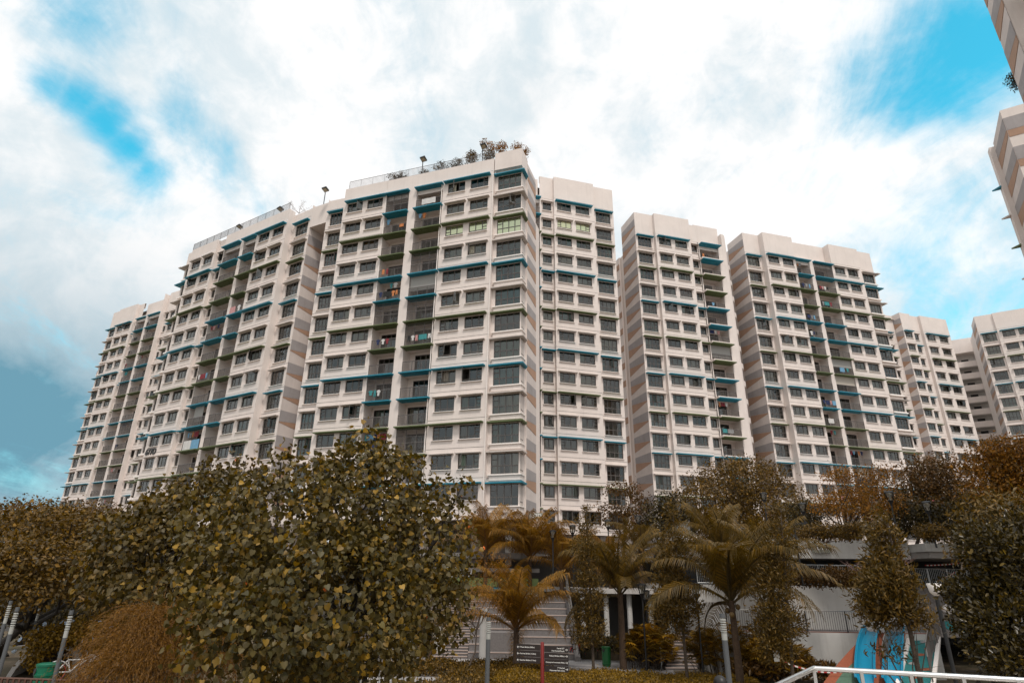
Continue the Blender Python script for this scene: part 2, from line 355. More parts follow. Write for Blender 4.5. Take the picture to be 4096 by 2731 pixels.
class Block:
    def __init__(s, label, px, py, ux, uy, zL, nrow, zbase, ztop, detail=1, rows=None, occ=1.0):
        s.e = thing('apartment_block', label, 'building', (px, py, 0), math.atan2(uy, ux), 'white apartment blocks of the estate')
        s.zL, s.n, s.zb, s.zt = zL, nrow, zbase, ztop; s.detail = detail; s.wall = MB(); s.rnd = random.Random(hash_s(label)); s.segs = []; s.label = label
    def zrow(s, k): return s.zL - 2.8 * (k - 1)
    def facade(s, x0, x1, y, holes, z0=None, z1=None, groove=True, par_t=.25):
        """wall sheet facing -y between x0..x1 with holes (a,b,za,zb,depth,room)"""
        z0 = s.zb if z0 is None else z0; z1 = s.zt if z1 is None else z1; mb = s.wall
        gz = [s.zrow(k) - 2.25 for k in range(0, s.n + 1) if z0 + .1 < s.zrow(k) - 2.25 < z1 - .3] if groove else []
        xs = sorted({x0, x1, *[h[0] for h in holes], *[h[1] for h in holes]}); zs = sorted({z0, z1, *[h[2] for h in holes], *[h[3] for h in holes], *[g - .022 for g in gz], *[g + .022 for g in gz]})
        for j in range(len(zs) - 1):
            zc = (zs[j] + zs[j + 1]) / 2; g = any(abs(zc - q) < .022 for q in gz); run = None
            for i in range(len(xs) - 1):
                xc = (xs[i] + xs[i + 1]) / 2; hole = any(h[0] < xc < h[1] and h[2] < zc < h[3] for h in holes)
                if not hole and run is None: run = xs[i]
                if run is not None and (hole or i == len(xs) - 2):
                    xe = xs[i] if hole else xs[i + 1]
                    yy = y + (.03 if g else 0); mb.quad((run, yy, zs[j]), (xe, yy, zs[j]), (xe, yy, zs[j + 1]), (run, yy, zs[j + 1]), WALLG if g else WALL); run = None
        for (a, b, za, zb, d, room) in holes:
            yb = y + d
            mb.quad((a, y, za), (a, yb, za), (a, yb, zb), (a, y, zb), WALL); mb.quad((b, y, za), (b, y, zb), (b, yb, zb), (b, yb, za), WALL)
            mb.quad((a, y, za), (b, y, za), (b, yb, za), (a, yb, za), WALL); mb.quad((a, y, zb), (a, yb, zb), (b, yb, zb), (b, y, zb), WALL)
            if room:
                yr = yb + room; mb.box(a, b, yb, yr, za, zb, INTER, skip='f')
        # parapet top
        mb.quad((x0, y, z1), (x1, y, z1), (x1, y + par_t, z1), (x0, y + par_t, z1), WALL); mb.quad((x0, y + par_t, z1), (x1, y + par_t, z1), (x1, y + par_t, z1 - 1.1), (x0, y + par_t, z1 - 1.1), WALL)
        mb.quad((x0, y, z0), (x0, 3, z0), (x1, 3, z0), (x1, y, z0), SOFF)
    def ret(s, x, y0, y1, z0=None, z1=None):     # side return
        z0 = s.zb if z0 is None else z0; z1 = s.zt if z1 is None else z1; s.wall.quad((x, y0, z0), (x, y1, z0), (x, y1, z1), (x, y0, z1), WALL)
    def window(s, t, xc, y, z, w, h, k, dy=.12, rich=False, film=False):
        fm, pm, slm, bigm, sm, big = win_parts(t, w, h); r = s.rnd
        o = link('window', fm, s.e, (xc, y + dy, z))
        if rich:
            opened = r.random() < .22 and len(big) > 1; oi = r.randrange(len(big)) if opened else -1
            q = link('small_panes', slm, o, kind='stuff')
            for i, m in enumerate(bigm):
                if i != oi: link('pane', m, o)
        else:
            link('pane', pm, o); opened = s.detail and r.random() < .16; oi = r.randrange(len(big)) if opened else -1
        if opened:
            a, c, z0, z1 = big[oi]; hg = 'l' if oi % 2 == 0 else 'r'; sf, sp = sash_mesh(c - a - .04, z1 - z0 - .04, hg); ang = r.uniform(.7, 1.35)
            q = link('open_sash', sf, o, (a + .02 if hg == 'l' else c - .02, -.04, z0 + .02), (0, 0, -ang if hg == 'l' else ang)); link('pane', sp, q)
        if film:
            for q in [o] + list(o.children):
                for ch in (list(q.children) if q is not o else []) + [q]:
                    if ch.name.split('.')[0] in ('pane', 'small_panes'): ch.material_slots[0].link = 'OBJECT'; ch.material_slots[0].material = FILM
        link('sill', sm, o, (0, -dy + .0, 0))
        u = r.random()
        if u < .8:
            if u < .30: st, ci = 'blind', r.choice([1, 4, 6, 0])
            elif u < .56: st, ci = 'full', r.choice([0, 0, 1, 2, 4, 6, 6, 5, 3])
            elif u < .70: st, ci = 'split', r.choice([0, 1, 2, 3, 6])
            else: st, ci = 'half', r.choice([0, 1, 2, 4, 6])
            hh = h - .04; link('curtain', curtain_mesh(w - .08, hh, st, ci), o, (0, .22, .02))
        return o
    def ledge(s, x0, x1, y, z, m, d=.55, th=.105): return link('sun_ledge', ledge_mesh(x1 - x0, d, m, th), s.e, ((x0 + x1) / 2, y, z))
    # ---- segment types -------------------------------------------------
    def pair(s, x0, x1, y, wins, ph=0, lx=None, ztop=None, rich=False, wh=1.40, skip1=False, film=0):
        holes = []
        for k in range(1, s.n + 1):
            zl = s.zrow(k)
            for (a, b, t) in wins: holes.append((a, b, zl - wh - .03, zl - .03, .22, 1.0))
        s.facade(x0, x1, y, holes, z1=ztop)
        a0 = min(w[0] for w in wins); b0 = max(w[1] for w in wins); lx = lx or (a0 - .35, b0 + .3)
        for k in range(1, s.n + 1):
            zl = s.zrow(k); c = pat2(k, ph) if not (skip1 and k == 1) else None
            if c is not None: s.ledge(lx[0], lx[1], y, zl, c)
            else:
                for (a, b, t) in wins: s.ledge(a - .22, b + .22, y, zl, LEDG, .36, .07)
            for (a, b, t) in wins: s.window(t, (a + b) / 2, y, zl - wh - .03, b - a, wh, k, rich=rich, film=(k == film))
    def tall(s, x0, x1, y, a, b, t='T', ph=0, ztop=None, rich=False, h=1.85, bay=0, d=.5):
        holes = [(a, b, s.zrow(k) - h - .03, s.zrow(k) - .03, .2, 1.0) for k in range(1, s.n + 1)]
        s.facade(x0, x1, y, holes, z1=ztop)
        for k in range(1, s.n + 1):
            zl = s.zrow(k); c = pat2(k, ph); s.window(t, (a + b) / 2, y, zl - h - .03, b - a, h, k, rich=rich)
            s.ledge(a - .28, b + .28, y, zl, c if c else LEDG, d if c else d * .9, .10 if c else .075)
            if bay: s.wall.box(a - .2, b + .2, y - .3, y + .01, zl - h - .3, zl - h - .1, SILL)
    def balconies(s, x0, x1, y, spans, ztop, ysteps=1.2, wallback=1.55, ph=0, proud=.5, rich=False, dec=True, right_open=None):
        """inset balconies; spans [(a,b)]; painted eaves over each storey; parapet stepping back above"""
        holes = []
        for k in range(1, s.n + 1):
            zl = s.zrow(k)
            for (a, b) in spans: holes.append((a, b, zl - 2.52, zl, wallback, 0))
        s.facade(x0, x1, y, holes, z1=s.zrow(1) + .5, groove=False)
        s.facade(x0, x1, y + ysteps, [], z0=s.zrow(1) + .45, z1=ztop)
        s.wall.quad((x0, y, s.zrow(1) + .5), (x1, y, s.zrow(1) + .5), (x1, y + ysteps, s.zrow(1) + .5), (x0, y + ysteps, s.zrow(1) + .5), WALL)
        for k in range(1, s.n + 1):
            zl = s.zrow(k); zf = zl - 2.52; c = pat4(k, ph)
            for (a, b) in spans:
                w = b - a; yb = y + wallback; r = s.rnd
                s.ledge(a - .10, b + .10, y, zl, c, proud, .12); s.ledge(a + .01, b - .01, y + .62, zl - .05, c, .62, .04)
                dw = w - (.5 if w < 3.1 else .8); dx = (a + .2 + dw / 2) if r.random() < .6 else (b - .2 - dw / 2); dh = 2.25
                # back wall with the door opening
                for (p, q, z0, z1) in ((a, dx - dw / 2, zf, zl), (dx + dw / 2, b, zf, zl), (dx - dw / 2, dx + dw / 2, zf + dh, zl)):
                    if q - p > .02: s.wall.quad((p, yb, z0), (q, yb, z0), (q, yb, z1), (p, yb, z1), WALL)
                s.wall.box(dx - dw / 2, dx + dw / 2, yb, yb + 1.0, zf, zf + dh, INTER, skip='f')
                dm, pm = door_meshes(dw, dh, 4 if dw > 2.4 else 3); o = link('sliding_door', dm, s.e, (dx, yb + .02, zf)); link('pane', pm, o)
                if r.random() < .6: link('curtain', curtain_mesh(dw * .9, dh - .1, r.choice(['half', 'split', 'full']), r.choice([0, 1, 2, 4, 4, 6])), o, (0, .25, .02))
                full = r.random() < (.2 if s.detail and rich else .08)
                rm, bm = rail_meshes(w - .02, 1.08, 2.42 if full else 0.0); o = link('railing', rm, s.e, ((a + b) / 2, y + .05, zf + .02)); link('railing_bars', bm, o, kind='stuff')
                u = r.random()
                if u < .10 and not full:
                    mb = MB(); bw = w * r.choice([.5, .95]); mb.box(-bw / 2, bw / 2, 0, .02, 0, r.uniform(1.2, 2.2), CURT[r.choice([4, 6, 4])]); me = mb.mesh('roller_blind')
                    hh = max(v.co.z for v in me.vertices); link('roller_blind', me, s.e, ((a + b) / 2, y + .16, zl - hh - .05))
                elif u < .34 and dec: CLUTTER.append((s, k, (a + .3, b - .3), y, zf, r.random(), zl))
    def stripes(s, x, y0, y1, ztop, face, zb=None, near=None):
        """painted side panels fanning in width from the near edge y0 to the far edge y1"""
        zb = s.zb if zb is None else zb; near, far = ((1.12, .52), (.85, 1.08)) if near is None else near; z = ztop
        sg = -1 if face == 'l' else 1
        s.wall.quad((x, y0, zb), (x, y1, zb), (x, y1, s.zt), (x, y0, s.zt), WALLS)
        while z - 2.8 > zb - 1.5:
            for (na, nb_, fa, fb, m) in ((0, near[0], 0, far[0], PGREY), (near[0], sum(near), far[0], sum(far), PTAN)):
                P = [(x, y0 + .02, max(z - na - .012, zb)), (x, y0 + .02, max(z - nb_ + .012, zb)), (x, y1 - .02, max(z - fb + .012, zb)), (x, y1 - .02, max(z - fa - .012, zb))]
                if P[0][2] - P[1][2] < .05 or P[3][2] - P[2][2] < .05: continue
                mb = MB(); mb.prism(P, (sg * .025, 0, 0), m); mb.build('wall_panel', s.e)
            z -= 2.8
    def finish(s, x0, x1, ydep=12.0, core_y=3.2, side_l=None, side_r=None, roofz=None):
        mb = s.wall; zr = (roofz or s.zt) - 1.0
        mb.box(x0, x1, core_y, ydep, s.zb, zr, WALL, skip='')
        mb.quad((x0, 1.8, zr - .02), (x1, 1.8, zr - .02), (x1, core_y, zr - .02), (x0, core_y, zr - .02), CONC)
        o = mb.build('wall', s.e); return o
    def pilotis(s, xs, ys, zg, core=None):
        for x in xs:
            for y in ys: m = MB(); m.box(-.35, .35, -.35, .35, zg, s.zb + .05, VOIDC); m.build('column', s.e, loc=(x, y, 0))
        if core: m = MB(); m.box(core[0], core[1], core[2], core[3], zg, s.zb, VOIDC); m.build('core_wall', s.e)
def hash_s(t):
    h = 0
    for c in t: h = (h * 131 + ord(c)) % 1000003
    return h
CLUTTER = []
def bolt_text(body, size, m, name, parent=None, loc=(0, 0, 0), rot=(0, 0, 0), ext=.02, align='CENTER', bold=0.0):
    c = bpy.data.curves.new(name, 'FONT'); c.body = body; c.size = size; c.extrude = ext; c.align_x = align; c.align_y = 'CENTER'; c.offset = bold; c.resolution_u = 3
    t = bpy.data.objects.new('tmp_text', c); col.objects.link(t); dg = bpy.context.evaluated_depsgraph_get(); me = bpy.data.meshes.new_from_object(t.evaluated_get(dg)); bpy.data.objects.remove(t); bpy.data.curves.remove(c)
    me.materials.clear(); me.materials.append(m); me.name = name; return link(name, me, parent, loc, rot)

# ------------------------------------------------------------------ the blocks
PW = [(-5.17, -3.07, 'P'), (-2.40, -.30, 'Pm')]
def shift(l, d): return [(a + d, b + d, t) for (a, b, t) in l]
ZB = 9.8
# A: thirteen storeys, corner with the wrap-round bay
A = Block('nearest white block with roof-terrace railing and corner bay windows above the 677D plate', -2.59, 55.1, .947, -.322, 46.5, 13, ZB, 48.7)
A.pair(-5.75, .32, 0, PW, rich=True, lx=(-5.55, .02), film=3); A.ret(.32, 0, .5)
A.balconies(-13.1, -5.75, 0, [(-13.0, -10.08), (-9.10, -5.80)], 48.7, ysteps=.02, rich=True)
A.pair(-18.86, -13.1, 0, [(-18.30, -16.20, 'P'), (-15.60, -13.50, 'Pm')], rich=True, lx=(-18.45, -13.1))
A.ret(-18.86, 0, 1.2); A.tall(-22.05, -18.86, 1.2, -21.5, -19.7, 'T', rich=True, ztop=48.45, d=.48); A.ret(-22.05, 1.2, 6)
# corner bay: glass on two faces
holes = [(.68, 3.36, A.zrow(k) - 1.93, A.zrow(k) - .03, .12, 1.0) for k in range(1, 14)]
A.facade(.32, 3.48, .5, holes, z1=47.0)
for k in range(1, 14):
    zl = A.zrow(k); c = pat2(k, 0); w = A.window('T', 2.02, .5, zl - 1.93, 2.68, 1.9, k, dy=.05, rich=True, film=(k == 3))
    fm, pm, slm, bigm, sm, big = win_parts('N', .85, 1.9); o = link('window', fm, A.e, (3.49, 1.02, zl - 1.93), (0, 0, R(90))); link('pane', pm, o)
    mb = MB(); m = c or LEDG; d = 0
    P = [(.18, .5, 0), (3.48, .5, 0), (3.48, 1.98, 0), (3.86, 1.5, 0), (3.86, .0, 0), (.18, .02, 0)]
    mb.prism(P[::-1] if False else P, (0, 0, .13), m); mb.build('sun_ledge', A.e, loc=(0, 0, zl))
    mb = MB(); mb.prism([(.45, .5, 0), (3.48, .5, 0), (3.48, 1.6, 0), (3.66, 1.6, 0), (3.66, .28, 0), (.45, .28, 0)], (0, 0, .12), SILL); mb.build('bay_sill', A.e, loc=(0, 0, zl - 2.06))
    A.wall.box(.55, 3.56, .40, .52, zl - 2.5, zl - 2.07, WALL); A.wall.box(3.47, 3.58, .5, 1.6, zl - 2.5, zl - 2.07, WALL)
A.ret(3.48, .5, 2.0, z1=47.0)
A.wall.box(.42, 3.57, .0, 2.0, 47.05, 49.35, WALL); A.wall.box(.42, 3.55, .35, 2.0, 46.63, 47.05, WALL)
A.wall.quad((3.48, 2.0, ZB), (3.62, 2.0, ZB), (3.62, 2.0, 49.1), (3.48, 2.0, 49.1), WALL)
A.stripes(3.62, 2.0, 5.2, 48.1, 'r'); A.wall.quad((3.62, 5.2, ZB), (-1, 5.2, ZB), (-1, 5.2, 48.7), (3.62, 5.2, 48.7), WALL)
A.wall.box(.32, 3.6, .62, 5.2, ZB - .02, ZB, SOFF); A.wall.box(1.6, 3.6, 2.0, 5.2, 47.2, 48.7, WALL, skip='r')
A.finish(-22.0, 1.5, 14, core_y=3.4); A.pilotis((-20, -14.5, -9.6, -5.6, -.5), (.6, 5, 10), 6.0, (-17, -3, 6, 12))
mb = MB(); mb.box(-.22, .22, -.22, .22, 6.0, ZB, CONC); mb.build('column', A.e, loc=(2.2, 1.4, 0)); 
for x in (-5.9, -13.05, .25): mb = MB(); mb.tube([(x, -.06, ZB), (x, -.06, 46.6)], .05, SILL, 6); mb.build('downpipe', A.e)
# B: thirteen storeys, wing beyond the striped recess
B = Block('white wing with long roof-terrace railing and black 677D lettering, left of the striped recess', -28.85, 65.53, .852, -.523, 46.5, 13, ZB, 48.7)
B.pair(-5.75, .15, 0, [(-5.25, -3.15, 'P'), (-2.50, -.40, 'Pm')], lx=(-5.55, .05)); B.ret(.15, 0, .95)
B.tall(.15, 3.4, .95, .75, 3.0, 'Tm', ztop=48.2)
B.balconies(-12.7, -5.75, 0, [(-12.6, -9.0), (-8.35, -5.8)], 48.7, ysteps=.02)
B.ret(-12.7, -.0, .5); B.pair(-14.75, -12.7, .5, [(-14.35, -13.1, 'N')], ph=1, lx=(-14.62, -12.75), ztop=48.7); B.ret(-14.75, 0, .5)
B.pair(-20.7, -14.75, 0, [(-20.05, -17.95, 'P'), (-17.25, -15.15, 'Pm')], ph=1, lx=(-20.15, -14.6)); B.ret(-20.7, 0, .7)
B.tall(-22.9, -20.7, .7, -22.6, -20.95, 'T', ph=1, ztop=49.1, d=.7, bay=1)
B.ret(-22.9, .7, 12)
for k in range(1, 14):
    zl = B.zrow(k); c = pat2(k, 1); fm, pm, slm, bigm, sm, big = win_parts('N', 1.2, 1.85); o = link('window', fm, B.e, (-22.92, 1.4, zl - 1.88), (0, 0, R(-90))); link('pane', pm, o)
    mb = MB(); mb.prism([(-22.9, .02, 0), (-22.9, 2.1, 0), (-23.55, 1.6, 0), (-23.55, .02, 0)], (0, 0, .12), c or LEDG); mb.build('sun_ledge', B.e, loc=(0, 0, zl))
B.stripes(3.4, .95, 5.5, 47.2, 'r', near=((1.30, .12), (.80, 1.30))); B.finish(-22.8, 3.3, 14, core_y=3.4); B.pilotis((-20, -14.5, -9, -5.6, -.3), (.6, 5, 10), 6.0, (-17, -3, 6, 12))
lt = bolt_text('677D', 1.05, mat('black_letter', (.02, .02, .02), .5), 'block_number', B.e, (-19.1, -.06, B.zrow(11) + .72), (R(90), 0, 0), .05, bold=.03)
# parapet link over the recess between the two wings
pa = Vector((-22.47, 61.87)) + Vector((.322, .947)) * 1.2 + Vector((-.947, .322)) * 1.0; pb = Vector((-28.85, 65.53)) + Vector((.852, -.523)) * 3.35 + Vector((.523, .852)) * .95
dv = (pa - pb); ln = dv.length; ang = math.atan2(dv.y, dv.x)
mb = MB(); mb.box(0, ln, 0, 6, 45.4, 48.3, WALL); o = mb.build('link_parapet', loc=(pb.x, pb.y, 0), rot=(0, 0, ang))
tag(o, 'white parapet beam bridging the striped recess between the two near blocks', 'wall')
# C: far left block
C = Block('tall white block farthest back beyond the wing with black lettering', -80.36, 116.87, .87, -.492, 54.4, 16, ZB, 58.6)
C.pair(-6.0, .45, 0, PW, lx=(-5.6, .1)); C.ret(.45, 0, .6)
C.pair(.45, 2.2, .6, [(.8, 2.0, 'N')], ph=1, lx=(.6, 2.2))
C.balconies(2.2, 10.6, -.3, [(2.3, 5.6), (6.4, 10.4)], 58.6, ysteps=1.6, proud=.3)
C.ret(10.6, -.3, .6); C.pair(10.6, 18, .6, [(11.0, 11.9, 'N'), (12.6, 14.6, 'P'), (15.2, 17.2, 'Pm')], ph=1, lx=(12.3, 17.5))
C.ret(-6.0, 0, .4); C.tall(-9.2, -6.0, .4, -8.8, -6.4, 'T', ztop=58.6, d=.5, bay=1); C.ret(-9.2, .4, 12)
for k in range(1, 17):
    zl = C.zrow(k); c = pat2(k, 0); fm, pm, slm, bigm, sm, big = win_parts('N', 1.2, 1.85); o = link('window', fm, C.e, (-9.22, 1.1, zl - 1.88), (0, 0, R(-90))); link('pane', pm, o)
    mb = MB(); mb.prism([(-9.2, -.1, 0), (-9.2, 2.2, 0), (-9.9, 1.6, 0), (-9.9, -.1, 0)], (0, 0, .12), c or LEDG); mb.build('sun_ledge', C.e, loc=(0, 0, zl))
C.wall.box(8.4, 12.6, 2.0, 8, 58.0, 60.2, WALL); C.finish(-9.0, 17.8, 14); C.pilotis((-8, 0, 8, 16), (.8, 9), 2.0, (-6, 14, 4, 11))
# D: right-hand wing joining the nearest block
D = Block('white block with plain high parapet directly right of the orange striped corner', 11.03, 72.7, .964, .266, 54.4, 16, ZB, 58.6)
D.pair(-5.6, .45, 0, PW, lx=(-5.5, .05), film=2); D.ret(.45, 0, .55); D.ret(-5.6, 0, .5)
D.tall(.45, 3.7, .55, .9, 3.2, 'T'); D.ret(3.7, .55, 14)
D.pair(-7.6, -5.6, .5, [(-7.15, -5.85, 'N')], skip1=True, lx=(-7.45, -5.55))
D.balconies(-12.6, -7.6, -.1, [(-11.9, -7.75)], 58.6, ysteps=1.4, wallback=2.4, proud=.45)
D.finish(-14, 3.6, 14); D.pilotis((-5, 0, 3), (.8, 9), 6.0, (-10, 3, 4, 12))
# E
E_ = Block('white block with grey and tan striped side, round balconies and 677C lettering', 27.4, 81.53, .964, .266, 54.4, 16, ZB, 58.6)
E_.tall(-8.8, -5.7, .6, -8.45, -6.15, 'Tm'); E_.pair(-5.7, .4, 0, PW, lx=(-5.5, 0.0)); E_.ret(.4, 0, .5); E_.ret(-5.7, 0, .6)
E_.pair(.4, 1.9, .5, [(.75, 1.8, 'N')], skip1=True, lx=(.45, 1.9), ztop=58.0)
E_.balconies(1.9, 6.3, .3, [(2.05, 5.45)], 58.6, ysteps=.8, wallback=1.9, proud=.85)
for k in range(1, 17):
    zl = E_.zrow(k); zf = zl - 2.52   # projecting slab and round balcony on the far corner
    mb = MB(); mb.box(1.85, 5.6, -.5, .3, zf - .26, zf, WALL); mb.box(1.85, 1.97, -.5, .3, zf - .0, zf + .02, WALL); mb.build('balcony_slab', E_.e)
    mb = MB(); n = 14; cx, cy, rr = 7.3, 3.2, 1.7
    pts = [(cx + rr * math.cos(a), cy + rr * math.sin(a), 0) for a in [R(-110 + 220 * j / n) for j in range(n + 1)]]
    mb.prism(pts, (0, 0, .16), WALL); 
    for j in range(n): mb.quad(pts[j], pts[j + 1], (pts[j + 1][0], pts[j + 1][1], .9), (pts[j][0], pts[j][1], .9), WALL)
    mb.build('round_balcony', E_.e, loc=(0, 0, zf - .2))
arc = [(6.3 + 1.3 * math.cos(a), 1.6 + 1.3 * math.sin(a)) for a in [R(-90 + 90 * j / 8) for j in range(9)]]
E_.wall.prism([(x, y, ZB) for x, y in [(6.28, .3)] + arc + [(7.6, 12), (6.28, 12)]], (0, 0, 57.2 - ZB), WALL)
E_.stripes(-8.8, .6, 5.2, 57.4, 'l', near=((1.30, .12), (.80, 1.30))); E_.wall.box(-8.75, 5, 5.0, 5.2, ZB, 58.6, WALL); E_.wall.quad((-8.65, 5.2, ZB), (-8.65, 6.4, ZB), (-8.65, 6.4, 53.6), (-8.65, 5.2, 53.6), WALL)
z = 52.4
while z > 11:
    mb = MB(); mb.box(-9.0, -8.9, 6.45, 9.5, z - .9, z, PTAN); mb.build('wall_panel', E_.e); z -= 2.8
E_.wall.box(-8.92, 4, 6.4, 14, ZB, 53.6, WALL); E_.finish(-8.6, 7.5, 13, roofz=54); E_.pilotis((-8, -2, 5), (1.2, 10), 6.0, (-7, 6, 4, 12))
bolt_text('677C', 1.05, MATS['black_letter'], 'block_number', E_.e, (-3.9, -.06, E_.zrow(15) + .72), (R(90), 0, 0), .05, bold=.03)
# F
F_ = Block('long white block with striped side and two columns of balconies between window bays', 46.21, 86.46, .964, .266, 54.4, 16, ZB, 58.6)
F_.tall(-8.6, -5.6, 1.1, -8.3, -6.0, 'Tm'); F_.ret(-5.6, 0, 1.1); F_.pair(-5.6, .1, 0, PW, lx=(-5.5, -.02))
F_.balconies(.1, 7.4, 0, [(.12, 2.8), (3.55, 7.3)], 58.6, ysteps=1.25, wallback=1.7, proud=.5); F_.ret(7.4, 0, 1.3)
F_.ret(.1, 0, 1.3)
F_.pair(7.4, 13.35, 0, [(7.8, 9.9, 'P'), (10.45, 12.55, 'Pm')], ph=1, lx=(7.35, 12.85)); F_.ret(13.35, 0, .5)
F_.tall(13.35, 16.6, .5, 14.0, 16.4, 'Tm', ph=1, bay=1, d=.6); F_.ret(16.6, .5, 12)
for k in range(1, 17):
    zl = F_.zrow(k); c = pat2(k, 1); fm, pm, slm, bigm, sm, big = win_parts('N', 1.2, 1.85); o = link('window', fm, F_.e, (16.62, 1.2, zl - 1.88), (0, 0, R(90))); link('pane', pm, o)
    mb = MB(); mb.prism([(16.6, -.1, 0), (17.3, -.1, 0), (17.3, 1.6, 0), (16.6, 2.1, 0)], (0, 0, .12), c or LEDG); mb.build('sun_ledge', F_.e, loc=(0, 0, zl))
F_.stripes(-8.6, 1.1, 5.2, 57.4, 'l', near=((1.30, .12), (.80, 1.30))); F_.wall.box(-8.55, 5, 5.0, 5.2, ZB, 58.6, WALL); F_.wall.box(-8.45, 4, 5.2, 14, ZB, 55.5, WALL)
F_.finish(-8.4, 16.5, 13); F_.pilotis((-8, -2, 5, 12), (1.4, 10), 6.0, (-7, 15, 4, 12))
# G
G_ = Block('distant white block with striped side seen past the long block', 93.14, 118.27, .964, .266, 54.4, 16, ZB, 58.6)
G_.pair(-11.7, -9.0, .3, [(-11.4, -9.5, 'P')], lx=(-11.65, -9.35)); G_.ret(-9.0, .3, .9); G_.pair(-9.0, -6.3, .9, [(-8.3, -7.2, 'N')], ph=1); G_.ret(-6.3, .3, .9)
G_.pair(-6.3, .9, .3, [(-5.7, -3.4, 'P'), (-2.3, .0, 'Pm')], lx=(-5.95, .2)); G_.ret(.9, .3, 13)
G_.stripes(-11.7, .3, 2.2, 57.4, 'l', near=((1.30, .12), (.80, 1.30))); G_.pair(-17.5, -11.7, 2.2, [(-14.3, -13.0, 'N'), (-16.6, -15.2, 'N')], ph=0, lx=(-14.6, -12.7))
G_.finish(-17, .8, 13); G_.pilotis((-12, -6, 0), (1.4, 10), 6.0, (-14, 0, 4, 12))
# H with the open corridors behind
H_ = Block('white block at the right end with open access corridors beside it', 101.12, 115.22, .852, -.523, 54.4, 16, ZB, 58.6)
H_.tall(-3.0, .1, .35, -2.5, -.2, 'T'); H_.ret(.1, 0, .35); H_.pair(.1, 6.3, 0, [(.8, 2.9, 'P'), (3.45, 5.55, 'Pm')]); H_.tall(6.3, 9.8, .35, 6.9, 9.2, 'T', ph=1)
H_.pair(9.8, 15.8, 0, [(10.4, 12.5, 'P'), (13.05, 15.15, 'Pm')]); H_.ret(6.3, 0, .35); H_.ret(9.8, 0, .35)
H_.stripes(-3.0, .35, 6.0, 57.4, 'l'); H_.finish(-2.9, 15, 13)
for k in range(0, 17):
    zl = H_.zrow(k)
    mb = MB(); mb.box(-14, -1.0, 14.0, 14.15, zl - 2.6, zl - 1.35, WALL); mb.box(-14, -1.0, 14.15, 16.0, zl - 2.75, zl - 2.6, CONC); 
    if k: mb.build('corridor_parapet', H_.e)
mb = MB(); mb.box(-14, -1.0, 14.0, 20, 55.2, 58.6, WALL); mb.box(-14, -1.0, 15.9, 20, ZB, 55.2, CONC); mb.build('corridor_wall', H_.e)
for k in range(1, 17):
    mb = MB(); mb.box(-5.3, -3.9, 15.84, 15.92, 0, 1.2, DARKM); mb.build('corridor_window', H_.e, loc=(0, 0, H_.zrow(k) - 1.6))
H_.pilotis((0, 8), (1.4, 10), 6.0, (-2, 14, 4, 12))
# near tower at the right edge
u_ = Vector((.852, -.523)); i_ = Vector((.523, .852))
T = Block('near tower with grey and tan panels cut off at the right edge', 38.7, 37.6, .852, -.523, 36.0, 10, 2.0, 40.2)
T.facade(0, 14, 0, [], z0=2.0, z1=40.2); T.stripes(0, 0, 4.5, 39.4, 'l')
z = 39.4
while z > 3:
    for a, b, m in ((0, 1.2, PGREY), (1.2, 1.85, PTAN)):
        mb = MB(); mb.prism([(.02, 0, z - a - .012), (.02, 0, z - b + .012), (13.9, 0, z - b + .012), (13.9, 0, z - a - .012)], (0, -.025, 0), m); mb.build('wall_panel', T.e)
    z -= 2.8
T.wall.box(-.38, 0.02, 4.5, 5.2, 2.0, 39.9, WALL); T.wall.box(4.5, 14, 4.5, 12, 2, 39.2, WALL)
for k in range(1, 11):
    zl = T.zrow(k); c = pat2(k, 0) or LEDG; mb = MB(); mb.prism([(-.38, 4.6, 0), (-.38, 5.15, 0), (-.95, 5.15, 0)], (0, 0, .12), c); mb.build('sun_ledge', T.e, loc=(0, 0, zl))
T.wall.build('wall', T.e)
T2 = Block('nearest tower corner with wide tan and grey panels leaning in at the top right', 29.45, 27.08, .852, -.523, 36.0, 10, 2.0, 41.5)
T2.stripes(0, -2.6, 0, 40.4, 'l'); T2.wall.box(.02, 10, -2.58, -.02, 2, 41.5, WALL); T2.wall.box(.9, 10, -8, -2.6, 2, 41.5, WALL)
for k in range(-1, 11):
    zl = T2.zrow(k); c = pat2(k, 0) or LEDG; mb = MB(); mb.box(.15, .92, -6.2, -3.3, 0, .16, c); mb.build('sun_ledge', T2.e, loc=(0, 0, zl))
    if k > 0: fm, pm, slm, bigm, sm, big = win_parts('T', 2.4, 1.85); o = link('window', fm, T2.e, (.88, -4.7, zl - 1.88), (0, 0, R(-90))); link('pane', pm, o)
T2.wall.build('wall', T2.e)
# ------------------------------------------------------------------ ground, podium, stairs, playground
SOIL = mat('soil_grass', (.075, .062, .03), .95, var=.45, vscale=.9, color2=(.16, .12, .075), bump=.4, bscale=6)
PAVE = mat('pavement', (.36, .335, .32), .85, var=.18, vscale=.7, color2=(.30, .285, .28), bump=.06, bscale=14)
PAVE2 = mat('pavement_dark', (.20, .19, .195), .85, var=.15, vscale=.8)
GRAN = mat('granite_step', (.19, .172, .165), .85, var=.22, vscale=9, bump=.05)
NOSE = mat('step_nosing', (.46, .36, .31), .8)
RETW = mat('retaining_wall_paint', (.55, .53, .50), .8, var=.14, vscale=.6, streak=.35)
STEEL = mat('galvanised_steel', (.42, .43, .43), .4, metallic=.6)
STEELW = mat('brushed_handrail', (.72, .70, .68), .28, metallic=.85)
BLK = mat('black_metal', (.015, .015, .016), .45)
RUBO = mat('rubber_orange', (.30, .085, .04), .95, var=.2, vscale=12)
RUBT = mat('rubber_teal', (.02, .17, .17), .95, var=.18, vscale=10)
RUBG = mat('rubber_green', (.09, .16, .11), .95, var=.18, vscale=10)
